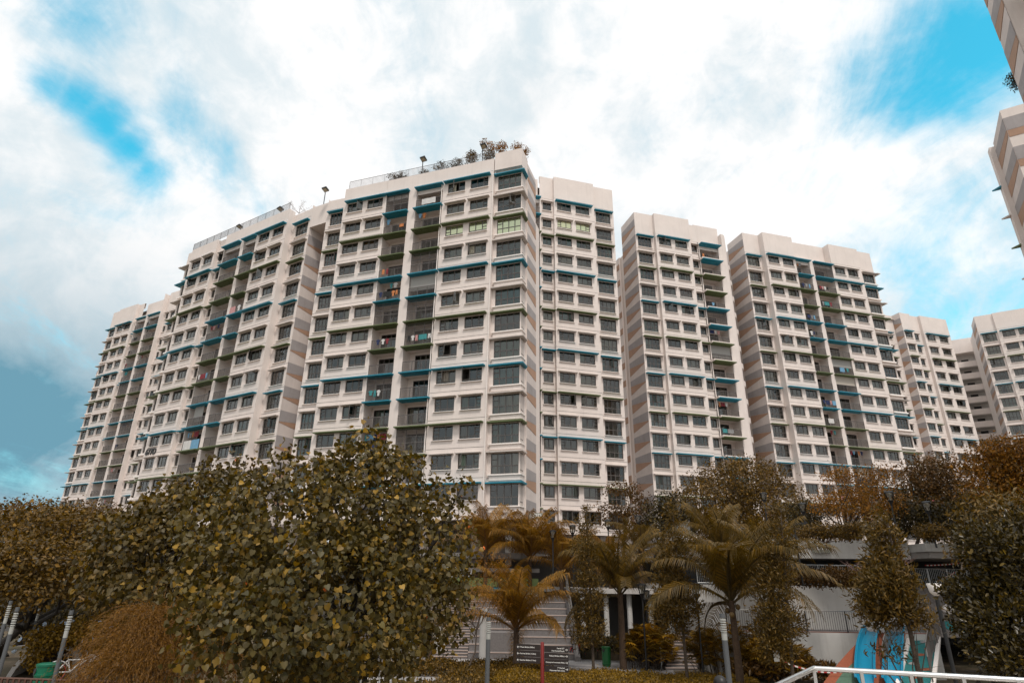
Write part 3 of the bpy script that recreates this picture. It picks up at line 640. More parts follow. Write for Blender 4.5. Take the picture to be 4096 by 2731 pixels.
SLIDE = mat('slide_plastic', (.01, .22, .36), .25)
WOODG = mat('grey_timber', (.19, .165, .15), .85, var=.3, vscale=5)
GRNW = mat('green_band_paint', (.20, .26, .09), .7, var=.1)
def sheet(name, pts, z, m):
    mb = MB(); mb.poly([(p[0], p[1], z if len(p) < 3 else p[2]) for p in pts], m); return struct(mb.build(name))
# ground sheet with a gentle rise on the left bank
def hgt(x, y):
    a = min(max((-13 - x) / 9, 0), 1) * min(max((46 - y) / 10, 0), 1); return 1.15 * a * a * (3 - 2 * a)
mb = MB(); gx = sorted(set([-3000, -400, -120] + list(range(-70, 71, 3)) + [120, 400, 3000])); gy = sorted(set([-600, -100] + list(range(-20, 80, 3)) + [150, 500, 4000]))
for x in gx:
    for y in gy: mb.v.append((x, y, hgt(x, y)))
n = len(gy); i0 = mb.mi(SOIL)
for i in range(len(gx) - 1):
    for j in range(n - 1): mb.f.append((i * n + j, (i + 1) * n + j, (i + 1) * n + j + 1, i * n + j + 1)); mb.m.append(i0)
struct(mb.build('ground', smooth=True))
sheet('plaza', [(-14, 41.2), (-6, 40.6), (2.5, 40.0), (6.5, 38.9), (9.6, 38.6), (10, 41.5), (9.0, 45.5), (7, 48), (-14, 48)], .004, PAVE)
sheet('path_band', [(-14, 42.1), (3, 41.6), (7.6, 40.2), (9.4, 39.6), (9.4, 39.9), (7.7, 40.8), (3, 42.4), (-14, 43.0)], .008, PAVE2)
sheet('river_path', [(-30, 40, .75), (-22, 36.5, 1.19), (-22, 39.5, 1.0), (-30, 44, .62)], 0, PAVE)
sheet('park_path', [(-9, 22), (-1.5, 30), (-4.0, 36.5), (-8.5, 40.8), (-11.5, 40.8), (-7, 35), (-5.5, 30), (-12, 22)], .006, PAVE)
PODC = mat('podium_concrete_shaded', (.30, .275, .255), .85, var=.2, vscale=.8, streak=.3)  # concrete darkened so the podium front looks shaded
# lower podium slab on columns
def prism_thing(name, label, cat, pts, z0, z1, m, group=None):
    mb = MB(); mb.prism([(x, y, z0) for x, y in pts], (0, 0, z1 - z0), m); return tag(mb.build(name), label, cat, group)
prism_thing('podium_slab', 'pale concrete podium slab carried on round white columns behind the palms', 'building', [(-6.5, 52.6), (4.9, 52.4), (5.2, 47.0), (12.5, 46.2), (13.2, 49), (13.2, 60), (-6.5, 60)], 4.05, 4.36, CONC)
mb = MB(); mb.box(4.9, 13.2, 51.5, 51.8, 0, 4.05, mat('shade_wall', (.10, .095, .09), .9)); tag(mb.build('carpark_wall'), 'back wall deep under the podium slab with its shade painted on', 'wall')  # dark wall colour holds the shade under the slab
for i, x in enumerate((5.4, 7.1, 8.75, 10.3, 11.7)):
    mb = MB(); mb.lathe([(.19, 0), (.19, 4.06)], RETW, 14); o = mb.build('column', smooth=True, loc=(x, 47.3 + .2 * (i % 2), 0)); tag(o, 'round white column holding up the podium slab', 'column', 'columns under the podium slab')
prism_thing('planting_bank', 'sloping planted bank in front of the white columns', 'bank', [(5.0, 45.2), (12.6, 43.4), (12.8, 47.6), (5.0, 48.0)], -.02, .6, SOIL)
# upper podium
prism_thing('upper_podium', 'broad upper podium deck the apartment blocks stand on', 'building', [(-60, 66), (-26, 61.2), (1.0, 53.4), (4.5, 57.5), (13.0, 57.0), (13.2, 45.0), (16.5, 43.6), (27.2, 43.2), (27.5, 41.5), (60, 40.8), (100, 60), (140, 170), (-90, 170)], 6.55, 7.0, PODC)
mb = MB(); mb.box(-60, 100, 60, 61, 0, 6.6, MATS['shade_wall']); tag(mb.build('podium_back_wall'), 'wall below the upper podium deck with its shade painted on', 'wall')  # coloured dark for the shade below the deck
# parapet band with the block number, and car-park opening under it
mb = MB(); mb.prism([(13.2, 44.95, 6.5), (16.4, 43.5, 6.5), (27.15, 43.1, 6.5), (27.15, 42.95, 6.5), (16.35, 43.3, 6.5), (13.1, 44.75, 6.5)], (0, 0, 1.18), RETW); band = tag(mb.build('podium_parapet'), 'pale concrete parapet band carrying the 677 number plate', 'wall')
mb = MB(); mb.prism([(27.2, 41.3, 6.95), (60, 40.5, 6.95), (60, 44, 6.95), (27.2, 44, 6.95)], (0, 0, .5), RETW); tag(mb.build('podium_canopy'), 'projecting concrete terrace edge right of the 677 plate', 'wall')
mb = MB(); mb.box(13, 60, 47.5, 47.8, 4.7, 6.55, DARKM); tag(mb.build('carpark_shade_sheet'), 'near-black sheet painted as the car park shade under the 677 parapet', 'wall')  # near-black sheet stands in for the shade inside the opening
mb = MB(); mb.box(24.6, 26.2, 43.3, 44.2, 4.7, 6.55, RETW); tag(mb.build('carpark_pier'), 'pale pier between two dark car park openings', 'column')
# terrace walls on the right
mb = MB(); mb.box(11.9, 24.6, 40.9, 60, 2.0, 4.76, RETW); mb.box(24.6, 60, 43.8, 60, 2.0, 4.76, RETW); tag(mb.build('retaining_wall'), 'tall pale retaining wall below the hedge railing', 'wall')
mb = MB(); mb.box(11.9, 20.2, 37.9, 40.9, -.2, 2.3, RETW); tag(mb.build('retaining_wall'), 'lower pale retaining wall beside the orange play slope', 'wall')
sheet('walkway', [(11.9, 37.95), (24.5, 37.95), (24.5, 40.9), (11.9, 40.9)], 2.306, PAVE)
sheet('walkway_rubber', [(13.2, 37.98), (24.4, 37.98), (24.4, 38.5), (13.2, 38.5)], 2.312, RUBO)
prism_thing('walkway_base', 'concrete base under the upper end of the slides', 'wall', [(20.2, 37.95), (24.5, 37.95), (24.5, 40.9), (20.2, 40.9)], 0, 2.3, RETW)
# play slope
def surf(u, v): # u across 0..1, v down 0..1
    y = 37.93 - 5.4 * v; q = at_y(3487 + 150 * u + (-225 + 150 * u) * v, 2600, y); return Vector((q.x, y, 2.30 - 1.95 * v ** 1.1))
mb = MB(); nu, nv = 8, 12
for i in range(nu + 1):
    for j in range(nv + 1): mb.v.append(tuple(surf(i / nu, j / nv)))
for i in range(nu):
    for j in range(nv): a = i * (nv + 1) + j; mb.f.append((a, a + 1, a + nv + 2, a + nv + 1)); mb.m.append(mb.mi(RUBO))
tag(mb.build('play_slope', smooth=True), 'orange rubber play slope under the blue slides', 'play slope')
mb = MB(); pts = []
for j in range(15): a = math.pi * j / 14; pts.append(surf(.16 + .34 * (1 - math.cos(a)) / 2 * 1.0, .98 - .42 * math.sin(a)) + Vector((0, 0, .012)))
mb.poly([tuple(p) for p in pts][::-1], RUBG); tag(mb.build('rubber_patch'), 'green rubber patch at the foot of the orange slope', 'rubber patch')
def slide(name, label, u0, u1):
    t = thing(name, label, 'slide', tuple(surf(u0, 0)), 0, 'blue playground slides'); o0 = surf(u0, 0)
    rows = []; NN = 16
    for j in range(NN + 1):
        v = j / NN; p = surf(u0 + (u1 - u0) * v + .04 * math.sin(v * 3.1), min(v * 1.02, 1)) + Vector((0, 0, .10 + .10 * math.sin(v * 3.14))); rows.append(p - o0)
    prof = [(-.50, .30), (-.42, .30), (-.34, .06), (-.2, 0), (.2, 0), (.34, .06), (.42, .30), (.50, .30)]
    mb = MB()
    for p in rows:
        for a, b in prof: mb.v.append((p.x + a, p.y, p.z + b))
    k = len(prof)
    for j in range(NN):
        for i in range(k - 1): a = j * k + i; mb.f.append((a, a + 1, a + k + 1, a + k)); mb.m.append(mb.mi(SLIDE))
    mb.build('chute', t, smooth=True)
    mb = MB()
    for s in (-.5, .5): mb.tube([(p.x + s, p.y, p.z + .30) for p in rows], .035, SLIDE, 6)
    mb.build('rim', t, smooth=True); return t
slide('slide', 'wide blue slide bending down the orange slope' , .15, .60); slide('slide', 'second blue slide beside the curved bar fence', .78, .95)
# teal ramp between curved fences
def ramp(u, v):
    y = 38.4 - 6.6 * v; q = at_y(3655 + 105 * u - (95 - 20 * u) * v ** 1.2, 2600, y); return Vector((q.x, y, 2.1 - 1.9 * v))
mb = MB()
for j in range(13):
    for i in range(2): mb.v.append(tuple(ramp(i, j / 12)))
for j in range(12): mb.f.append((2 * j, 2 * j + 1, 2 * j + 3, 2 * j + 2)); mb.m.append(mb.mi(RUBT))
tag(mb.build('play_ramp', smooth=True), 'teal rubber ramp with oval patches between curved fences', 'play ramp')
for (u, v, m) in ((.55, .10, PAVE), (.75, .24, RUBO), (.45, .36, RUBO), (.3, .52, PAVE), (.75, .62, RUBO), (.4, .75, RUBO), (.65, .9, PAVE)):
    mb = MB(); mb.poly([tuple(ramp(u + .2 * math.cos(a), v + .025 * math.sin(a)) + Vector((0, 0, .012))) for a in [2 * math.pi * j / 14 for j in range(14)]], m); o = mb.build('rubber_oval')
    tag(o, ('grey' if m is PAVE else 'orange') + ' rubber oval set in the teal ramp', 'rubber patch', 'ovals in the teal ramp')
def kerbline(name, label, f, w=.22, h=.12):
    mb = MB(); P = [f(j / 12) for j in range(13)]
    for p in P: mb.v += [(p.x - w / 2, p.y, p.z), (p.x + w / 2, p.y, p.z), (p.x + w / 2, p.y, p.z + h), (p.x - w / 2, p.y, p.z + h)]
    for j in range(12):
        for i in range(4): a = 4 * j + i; b = 4 * j + (i + 1) % 4; mb.f.append((a, b, b + 4, a + 4)); mb.m.append(mb.mi(SILL))
    mb.f.append((0, 1, 2, 3)); mb.m.append(0); return tag(mb.build(name), label, 'kerb')
kerbline('white_kerb', 'white kerb along the slide side of the teal ramp', lambda v: ramp(0, v) + Vector((-.1, 0, 0))); kerbline('white_kerb', 'white kerb along the timber side of the teal ramp', lambda v: ramp(1, v) + Vector((.1, 0, 0)))
def fence(name, label, P, h=1.1, sp=.11, m=RAIL, topm=None, post=1.5, lean=None, cat='railing', r=.025, group=None, barw=.008, mid=None):
    """bar railing along a polyline of foot points"""
    P = [Vector(p) for p in P]; o0 = P[0].copy(); t = thing(name, label, cat, tuple(o0), 0, group); P = [p - o0 for p in P]; topm = topm or m
    mb = MB(); mb.tube([p + Vector((0, 0, h)) for p in P], r, topm, 8); mb.build('top_rail', t, smooth=True)
    mb = MB(); mb.tube([p + Vector((0, 0, .1)) for p in P], r * .7, m, 6); mb.build('bottom_rail', t, smooth=True)
    if mid: mb = MB(); mb.tube([p + Vector((0, -.05, h * mid)) for p in P], r * .8, topm, 6); mb.build('hand_rail', t, smooth=True)
    bb = MB(); acc = 0.0; nxtb = 0.0; nxtp = 0.0
    for i in range(len(P) - 1):
        L_ = (P[i + 1] - P[i]).length; d = (P[i + 1] - P[i]) / max(L_, 1e-6)
        while nxtb <= acc + L_:
            q = P[i] + d * (nxtb - acc); bb.box(q.x - barw, q.x + barw, q.y - barw, q.y + barw, q.z + .1, q.z + h, m, skip='tb'); nxtb += sp
        while nxtp <= acc + L_ + 1e-6:
            q = P[i] + d * min(nxtp - acc, L_); pm = MB(); pm.box(-.025, .025, -.025, .025, 0, h, m); pm.build('post', t, loc=tuple(q)); nxtp += post
        acc += L_
    if bb.v: link('bars', bb.mesh('bars'), t, kind='stuff')
    return t
fence('bar_fence', 'curved bar fence between second slide and teal ramp', [ramp(0, j / 10) + Vector((-.35 - .5 * math.sin(j / 10 * 3.1), 0, .1)) for j in range(9)], 1.15, .17, RAIL, STEELW)
fence('bar_fence', 'bowed bar fence with bright top rail right of the teal ramp', [ramp(1, j / 10) + Vector((.25 - .35 * math.sin(j / 10 * 3.1), 0, .1)) for j in range(10)], 1.2, .17, RAIL, STEELW)
fence('bar_fence', 'straight bar fence on the walkway below the pale wall', [(12.6, 38.05, 2.31), (20.1, 38.05, 2.31)], 1.12, .13, BLK, STEELW, 2.3)
fence('bar_fence', 'bar fence standing on the tall retaining wall before the shrubs', [(12.0, 41.0, 4.76), (24.5, 41.0, 4.76)], 1.25, .12, STEEL, STEEL, 1.3)
fence('bar_fence', 'bar fence at the head of the timber slope', [(24.7, 43.9, 4.76), (32, 43.7, 4.76)], 1.2, .12, STEEL, STEEL, 1.3)
fence('terrace_railing', 'bar railing on the projecting terrace edge', [(27.25, 41.4, 7.45), (46, 40.9, 7.45)], 1.15, .12, STEEL, STEEL, 1.3)
fence('terrace_railing', 'dark bar railing behind the planters above the 677 plate', [(14.4, 44.9, 7.0), (27.1, 43.9, 7.0)], 1.5, .12, BLK, BLK, 1.6)
fence('terrace_railing', 'grey bar balustrade sloping up by the slender twin-stemmed tree', [(5.0, 57.6, 7.0), (9.0, 57.4, 7.05), (13.1, 56.9, 7.6), (13.3, 46.0, 7.9)], 1.25, .12, STEEL, BLK, 1.6)
# timber slope: planks fanning down to the teal ramp
tw = thing('timber_slope', 'grey timber plank slope rising behind the teal ramp', 'timber slope', (25, 38.6, 2.1))
for j in range(22):
    a, b = j / 22, (j + .94) / 22
    f = lambda u, v: (-.3 + 3.6 * u + (-.2 + 1.6 * u) * v, 5.2 * v, 2.62 * v)
    mb = MB(); mb.prism([f(a, 0), f(b, 0), f(b, 1), f(a, 1)], (0, .0, .03 + .012 * (j % 3)), WOODG); mb.build('plank', tw)
tw2 = thing('timber_deck', 'second grey timber deck beside the dark glossy tree', 'timber slope', (29.0, 31.5, .3))
for j in range(18):
    mb = MB(); mb.box(0, 5.5, j * .3, j * .3 + .28, 0, .04, WOODG); o = mb.build('plank', tw2, rot=(R(14), 0, R(24)))
mb = MB(); mb.lathe([(.02, -.3), (.2, -.22), (.3, 0), (.2, .22), (.02, .3)], SILL, 16); tag(mb.build('climbing_knob', smooth=True, loc=(27.4, 40.9, 3.5)), 'white round climbing knob on the timber slope', 'knob')
mb = MB(); mb.lathe([(.62, 0), (.62, .03)], RUBT, 20); o = mb.build('rubber_disc', loc=(26.6, 39.5, 2.6), rot=(R(26), 0, 0)); tag(o, 'teal rubber disc low on the timber slope', 'rubber patch')
# play periscope on the walkway
t = thing('play_periscope', 'thin bent pole with a small seat on the walkway', 'play equipment', (15.7, 38.6, 2.31))
mb = MB(); mb.tube([(0, 0, 0), (0, 0, .5), (-.12, 0, 1.2), (-.05, 0, 1.6), (-.28, 0, 2.0), (-.26, 0, 2.5)], .03, BLK, 8); mb.build('pole', t, smooth=True)
mb = MB(); mb.lathe([(.03, 0), (.33, .03), (.33, .09), (.03, .12)], BLK, 14); mb.build('seat', t, loc=(.15, 0, .35)); mb = MB(); mb.lathe([(.02, -.1), (.12, -.05), (.14, .05), (.02, .1)], mat('yellow_plastic', (.3, .2, .04), .5), 10); mb.build('eyepiece', t, loc=(-.32, -.05, 2.55), rot=(R(60), 0, 0))
# ---- main stairs
st = thing('narrow_stair', 'narrow grey stair flight with pale step edges left of the seating steps', 'stairs', (-2.65, 44.5, 0))
for j in range(23):
    mb = MB(); mb.box(-7.5, 0, j * .30, 7.3, 0, .15, GRAN); mb.box(-7.5, .002, j * .30 - .03, j * .30 + .05, .10, .154, NOSE); mb.build('step', st, loc=(0, 0, j * .15))
st = thing('seating_steps', 'broad stone seating steps behind the coconut palm', 'stairs', (-2.62, 44.5, 0))
for j in range(9):
    mb = MB(); mb.box(.0, 7.0, j * .78, 8, 0, .42, GRAN); mb.box(0, 7.0, j * .78 - .03, j * .78 + .06, .36, .424, NOSE); mb.build('step', st, loc=(0, 0, j * .42))
mb = MB(); mb.box(0, 2.0, 0, 1.6, 0, 1.55, GRAN); tag(mb.build('stone_block', loc=(-1.45, 44.9, 0)), 'square stone block set into the seating steps', 'block')
P = [Vector((4.55, 44.3 + .78 * j, .42 * j)) for j in range(10)]
mb = MB(); q = [(4.4, 43.9, 0), (4.4, 52, 0), (4.4, 52, 4.3), (4.4, 51.6, 4.3), (4.4, 44.6, .55), (4.4, 43.9, .3)]; mb.prism(q, (.35, 0, 0), GRAN); tag(mb.build('stair_cheek_wall'), 'sloping granite cheek wall along the seating steps', 'wall')
fence('stair_railing', 'steel bar railing climbing beside the seating steps', [(4.57, 44.2, .4), (4.57, 51.4, 4.3)], 1.2, .14, STEELW, STEELW, 1.5, barw=.018, r=.035)
mb = MB(); mb.lathe([(.27, 0), (.27, 3.1)], RETW, 18); tag(mb.build('column', smooth=True, loc=(-1.55, 42.8, 0)), 'pale round column rising beside the grey lamp post', 'column')
mb = MB(); mb.box(-6.2, 2.4, 51.9, 52.1, 4.36, 5.0, GRNW); tag(mb.build('green_fascia'), 'olive green fascia band above the stairs', 'wall')
mb = MB(); mb.box(-6.3, 2.5, 52.15, 53.4, 5.45, 5.75, PODC); tag(mb.build('stair_canopy'), 'pale flat canopy over the stair head', 'canopy')
mb = MB(); mb.box(-1.2, 2.3, 51.0, 51.05, 3.6, 4.3, mat('blue_mural', (.02, .20, .27), .6)); tag(mb.build('mural_panel'), 'turquoise panel at the head of the seating steps', 'panel')
for i, x in enumerate((-4.6, -3.4)):
    mb = MB(); mb.tube([(0.42 * math.cos(a), 0, .45 + .42 * math.sin(a)) for a in [2 * math.pi * j / 18 for j in range(19)]], .05, STEELW, 6); o = mb.build('ring_sculpture', loc=(x, 51.7, 5.0)); tag(o, 'polished steel ring standing on the green fascia', 'sculpture', 'steel rings on the fascia')
# right-hand side stair and ramp rail
st = thing('side_stair', 'side stair with pale treads climbing between fan palms', 'stairs', (9.4, 40.3, 0))
for j in range(14):
    mb = MB(); mb.box(0, 1.9, 0, .34, 0, .16, GRAN); mb.box(0, 1.9, -.03, .05, .11, .164, NOSE); mb.build('step', st, loc=(.16 * j, .32 * j, .15 * j))
fence('stair_railing', 'steel double-rail balustrade of the side stair', [(9.15, 40.2, .1), (11.6, 44.9, 2.25)], 1.15, .14, STEEL, STEELW, 1.3, mid=.82)
st = thing('upper_stair', 'upper stair flight of pale treads seen past the coconut palm crown', 'stairs', (12.6, 43.2, 2.3))
for j in range(15):
    mb = MB(); mb.box(0, 2.0, 0, .32, 0, .16, GRAN); mb.box(0, 2.0, -.03, .05, .11, .164, NOSE); mb.build('step', st, loc=(.02 * j, .28 * j, .155 * j))
fence('stair_railing', 'dark railing in front of the upper stair', [(11.9, 41.3, 1.2), (14.6, 41.3, 1.2)], 1.1, .12, BLK, BLK, 1.3)
fence('path_railing', 'steel pipe railing under the heart-leaved tree', [(-9.6, 43.6, 0), (-7.6, 42.6, 0), (-5.9, 42.2, 0)], 1.15, .5, STEEL, STEELW, 1.0, mid=.6)
fence('path_railing', 'steel pipe railing along the park path', [(-7.5, 31, 0), (-5.2, 34.5, 0), (-5.6, 37, 0)], 1.1, .8, STEEL, STEELW, 1.2, mid=.6)
# ------------------------------------------------------------------ vegetation
BARK = mat('bark', (.085, .062, .045), .95, var=.35, vscale=9, bump=.5, bscale=18)
BARKD = mat('bark_dark', (.035, .028, .022), .95, var=.3, vscale=9, bump=.4, bscale=18)
BARKP = mat('palm_bark', (.075, .045, .026), .95, var=.4, vscale=6, bump=.6, bscale=22)
LEAF = leafmat('leaf_soft', .5, .24); LEAFG = leafmat('leaf_glossy', .30, .14); FROND = leafmat('palm_leaf', .45, .25)
PAL = {'hib': [(.075, .072, .050, 6), (.095, .086, .048, 4), (.052, .052, .040, 3), (.14, .108, .036, 1.6)],
 'hibd': [(.075, .068, .042, 5), (.095, .080, .036, 4), (.13, .096, .028, 1.0), (.05, .047, .032, 3)],
 'bronze': [(.10, .066, .018, 5), (.145, .09, .018, 3), (.06, .044, .016, 4), (.20, .12, .018, 1)],
 'orange': [(.22, .105, .014, 5), (.15, .08, .014, 4), (.09, .055, .014, 3), (.30, .15, .02, 1)],
 'brown': [(.10, .058, .026, 5), (.07, .045, .02, 4), (.14, .075, .025, 2)],
 'dark': [(.045, .037, .016, 5), (.06, .048, .018, 3), (.11, .080, .016, 1.6), (.028, .025, .014, 4)],
 'cone': [(.105, .072, .026, 5), (.075, .055, .024, 4), (.15, .095, .028, 2), (.05, .04, .02, 3)],
 'hedge': [(.30, .195, .022, 4), (.21, .14, .02, 4), (.12, .085, .018, 3)],
 'willow': [(.20, .105, .016, 5), (.15, .078, .013, 4), (.10, .056, .012, 3)],
 'fan': [(.15, .10, .026, 5), (.10, .072, .022, 4), (.24, .145, .026, 2)],
 'palmgold': [(.21, .115, .024, 4), (.145, .085, .022, 4), (.10, .064, .02, 3)], 'palm': [(.085, .060, .022, 4), (.06, .045, .018, 3), (.13, .085, .026, 2)]}
def pal_colors(name, n, seed=0, jit=.16):
    p = np.array(PAL[name]) * np.array([1.17, 1.0, .46, 1]); p[:, :3] *= {'cone': 1.15, 'palmgold': 1.25, 'palm': 1.2, 'bronze': .95, 'willow': 1.0, 'fan': 1.5, 'hib': .90, 'hibd': .80, 'hedge': .8, 'orange': 1.2, 'dark': .9, 'brown': .9}.get(name, 1.0); r = np.random.default_rng(seed + 11); w = p[:, 3] / p[:, 3].sum(); c = p[r.choice(len(p), n, p=w), :3]; return np.clip(c * (1 + jit * r.standard_normal((n, 1))), .008, .6)
TPL = {'diamond': (np.array([(0, 0, 0), (-.30, .5, .06), (0, 1, -.05), (.30, .5, .06)]), [(0, 1, 2), (0, 2, 3)]),
 'long': (np.array([(0, 0, 0), (-.16, .45, .04), (0, 1, -.10), (.16, .45, .04)]), [(0, 1, 2), (0, 2, 3)]),
 'heart': (np.array([(0, .12, 0), (-.24, 0, .03), (-.50, .20, .10), (-.40, .60, .05), (0, 1.05, -.12), (.40, .60, .05), (.50, .20, .10), (.24, 0, .03), (0, .5, -.03)]), [(0, 8, 1), (1, 8, 2), (2, 8, 3), (3, 8, 4), (4, 8, 5), (5, 8, 6), (6, 8, 7), (7, 8, 0)]),
 'oval': (np.array([(0, 0, 0), (-.22, .3, .05), (-.2, .7, .03), (0, 1, -.04), (.2, .7, .03), (.22, .3, .05)]), [(0, 1, 2), (0, 2, 3), (0, 3, 4), (0, 4, 5)])}
TPL['strand'] = (np.array([(0, 0, 0), (-.07, .45, .02), (0, 1, -.05), (.07, .45, .02)]), [(0, 1, 2), (0, 2, 3)])
TPL['blade'] = (np.array([(0, 0, 0), (-.075, .5, .02), (0, 1, -.12), (.075, .5, .02)]), [(0, 1, 2), (0, 2, 3)])
def nrmz(a): return a / np.maximum(np.linalg.norm(a, axis=1, keepdims=True), 1e-6)
def leaf_mesh(name, P, T, Nn, S, tpl, colors, m):
    """leaves at P pointing along T with face normal Nn and size S"""
    tv, tf = TPL[tpl]; T = nrmz(T); B = nrmz(np.cross(T, Nn)); Nn = np.cross(B, T); n = len(P); k = len(tv)
    V = P[:, None, :] + S[:, None, None] * (tv[None, :, 0, None] * B[:, None, :] + tv[None, :, 1, None] * T[:, None, :] + tv[None, :, 2, None] * Nn[:, None, :])
    V = V.reshape(-1, 3); tf = np.array(tf); F = (np.arange(n)[:, None, None] * k + tf[None]).reshape(-1, 3); me = bpy.data.meshes.new(name)
    me.vertices.add(len(V)); me.vertices.foreach_set('co', V.astype(np.float32).ravel()); nf = len(F); me.loops.add(nf * 3); me.loops.foreach_set('vertex_index', F.astype(np.int32).ravel())
    me.polygons.add(nf); me.polygons.foreach_set('loop_start', np.arange(0, nf * 3, 3, dtype=np.int32)); me.update(calc_edges=True)
    a = me.color_attributes.new('col', 'FLOAT_COLOR', 'POINT'); c = np.ones((n * k, 4), np.float32); c[:, :3] = np.repeat(colors, k, axis=0); a.data.foreach_set('color', c.ravel()); me.materials.append(m); return me
def crown_points(blobs, nclump, per, spread, rng, shell=.62):
    """leaf clumps in ellipsoids (cx,cy,cz,rx,ry,rz); most clumps near the skin so gaps and depth remain"""
    b = np.array(blobs, float); w = (b[:, 3] * b[:, 4] * b[:, 5]) ** .72; w /= w.sum(); idx = rng.choice(len(b), nclump, p=w); d = nrmz(rng.standard_normal((nclump, 3))); rad = shell + (1.04 - shell) * rng.random(nclump) ** .6
    C = b[idx, :3] + d * b[idx, 3:6] * rad[:, None]; out = nrmz(d / b[idx, 3:6])
    P = np.repeat(C, per, axis=0) + rng.standard_normal((nclump * per, 3)) * spread * np.array([1, 1, .7]); O = np.repeat(out, per, axis=0); return P, O, np.repeat(np.arange(nclump), per)
def branches(mb, base, blobs, rng, r0, m, nb=7, fork=.45):
    """tapered trunk with limbs running up into the crown"""
    base = Vector(base); b = np.array(blobs); c = Vector(b[:, :3].mean(axis=0)); fk = base.lerp(c, fork); off = Vector((rng.normal() * .12, rng.normal() * .12, 0)) * (c - base).length * .3
    mb.tube([base, base.lerp(fk, .5) + off, fk], [r0, r0 * .82, r0 * .7], m, 9)
    for i in range(nb):
        t = b[i % len(b)]; tgt = Vector((t[0] + rng.normal() * t[3] * .45, t[1] + rng.normal() * t[4] * .45, t[2] + abs(rng.normal()) * t[5] * .4)); s = base.lerp(fk, .75 + .25 * rng.random())
        mid = s.lerp(tgt, .5) + Vector((rng.normal(), rng.normal(), rng.normal() * .3 - .1)) * (tgt - s).length * .12; mb.tube([s, mid, tgt], [r0 * .5, r0 * .32, r0 * .08], m, 6)
        for _ in range(2):
            q = mid.lerp(tgt, rng.random()); e = q + Vector((rng.normal(), rng.normal(), rng.normal() * .6 + .3)) * min((tgt - s).length, 2.5) * .12; mb.tube([q, e], [r0 * .16, r0 * .04], m, 5)
def tree(name, label, base, blobs, nclump, per, spread, size, pal, tpl='diamond', m=None, r0=.15, bark=None, seed=1, shell=.62, droop=.2, group=None, nb=7, fork=.45, cat='tree', jit=.16, trunk=True, flowers=None, nobj=0):
    rng = np.random.default_rng(seed); t = thing(name, label, cat, tuple(base), 0, group); B0 = np.array(base); bl = [(x - B0[0], y - B0[1], z - B0[2], a, b, c) for (x, y, z, a, b, c) in blobs]
    if trunk: mb = MB(); branches(mb, (0, 0, 0), bl, rng, r0, bark or BARK, nb, fork); mb.build('trunk', t, smooth=True)
    P, O, ci = crown_points(bl, nclump, per, spread, rng, shell); n = len(P); Nn = nrmz(O * .7 + rng.standard_normal((n, 3)) * .55 + np.array([0, 0, .55]))
    T = rng.standard_normal((n, 3)) * (.6 if droop < 0 else 1) + O * (.9 if droop < 0 else .5); T[:, 2] -= droop * 3; S = size * (.7 + .6 * rng.random(n)); C = pal_colors(pal, n, seed, jit)
    if pal in ('hib', 'hibd'):      # young shoots carry several yellow leaves together, mostly on the outside
        young = rng.random(nclump) < (.13 + .22 * (np.arange(nclump) % 3 == 0)); pick = young[ci] & (rng.random(n) < .55); yc = np.array([.235, .150, .018]) if pal == 'hib' else np.array([.16, .105, .018]); C[pick] = yc * (1 + .22 * rng.standard_normal((pick.sum(), 1)))
        C = np.clip(C * np.array([1.14, 1.02, .75]), .006, .5)
    # fresh leaves on the outer, upper side are yellower than old inner ones
    if nobj:
        cam_l = np.array([0, 0, CAMZ]) - B0; dist = np.linalg.norm(P - cam_l, axis=1) - .4 * (O @ nrmz((cam_l)[None])[0]); near = np.argsort(dist)
        vis = near[:nobj * 3:3]; rest = np.setdiff1d(np.arange(n), vis)
    else: rest = np.arange(n)
    cr = link('crown', leaf_mesh('crown', P[rest], T[rest], Nn[rest], S[rest], tpl, C[rest], m or LEAF), t); cr['kind'] = 'stuff'
    if nobj:
        kinds = []
        for q in range(10): kinds.append(leaf_mesh('leaf', np.zeros((1, 3)), np.array([[0, 1., 0]]), np.array([[0, 0, 1.]]), np.array([1.]), tpl, pal_colors(pal, 1, seed + q * 7, jit), m or LEAF))
        Tn = nrmz(T[vis]); Bn = nrmz(np.cross(Tn, Nn[vis])); N2 = np.cross(Bn, Tn)
        for i, k in enumerate(vis):
            o = link('leaf', kinds[i % 10], t); o.matrix_local = Matrix(((Bn[i][0] * S[k], Tn[i][0] * S[k], N2[i][0] * S[k], P[k][0]), (Bn[i][1] * S[k], Tn[i][1] * S[k], N2[i][1] * S[k], P[k][1]), (Bn[i][2] * S[k], Tn[i][2] * S[k], N2[i][2] * S[k], P[k][2]), (0, 0, 0, 1)))
    if flowers:
        k, fs, fc, fname = flowers; ids = rng.choice(n, k, replace=False)
        fl = MB(); fm = mat('petal_' + fname, fc, .5)
        for j in range(6):
            a0, a1 = 2 * math.pi * j / 6, 2 * math.pi * (j + .8) / 6; fl.poly([(0, 0, 0), (math.cos(a0), math.sin(a0), .5), (math.cos((a0 + a1) / 2) * 1.15, math.sin((a0 + a1) / 2) * 1.15, .55), (math.cos(a1), math.sin(a1), .5)], fm)
        me = fl.mesh('flower')
        for i in ids: q = P[i] + O[i] * .12; link('flower', me, t, tuple(q), (rng.normal() + .8, rng.normal() * .5, rng.random() * 6), (fs,) * 3)
    return t
def pb(px, py, d, rx, ry=None, depth=None):
    """crown blob from photo position at ground distance d, radii in photo pixels"""
    ry = ry or rx; c = at_d(px, py, d); r = ray(px, py); k = (c - Vector((0, 0, CAMZ))).length / r.length / FPX; return (c.x, c.y, c.z, rx * k, (depth or rx) * k, ry * k)
def foot(px, d, z): c = at_d(px, 2600, d); s = d / math.hypot(c.x, c.y); return (c.x * s, c.y * s, z)
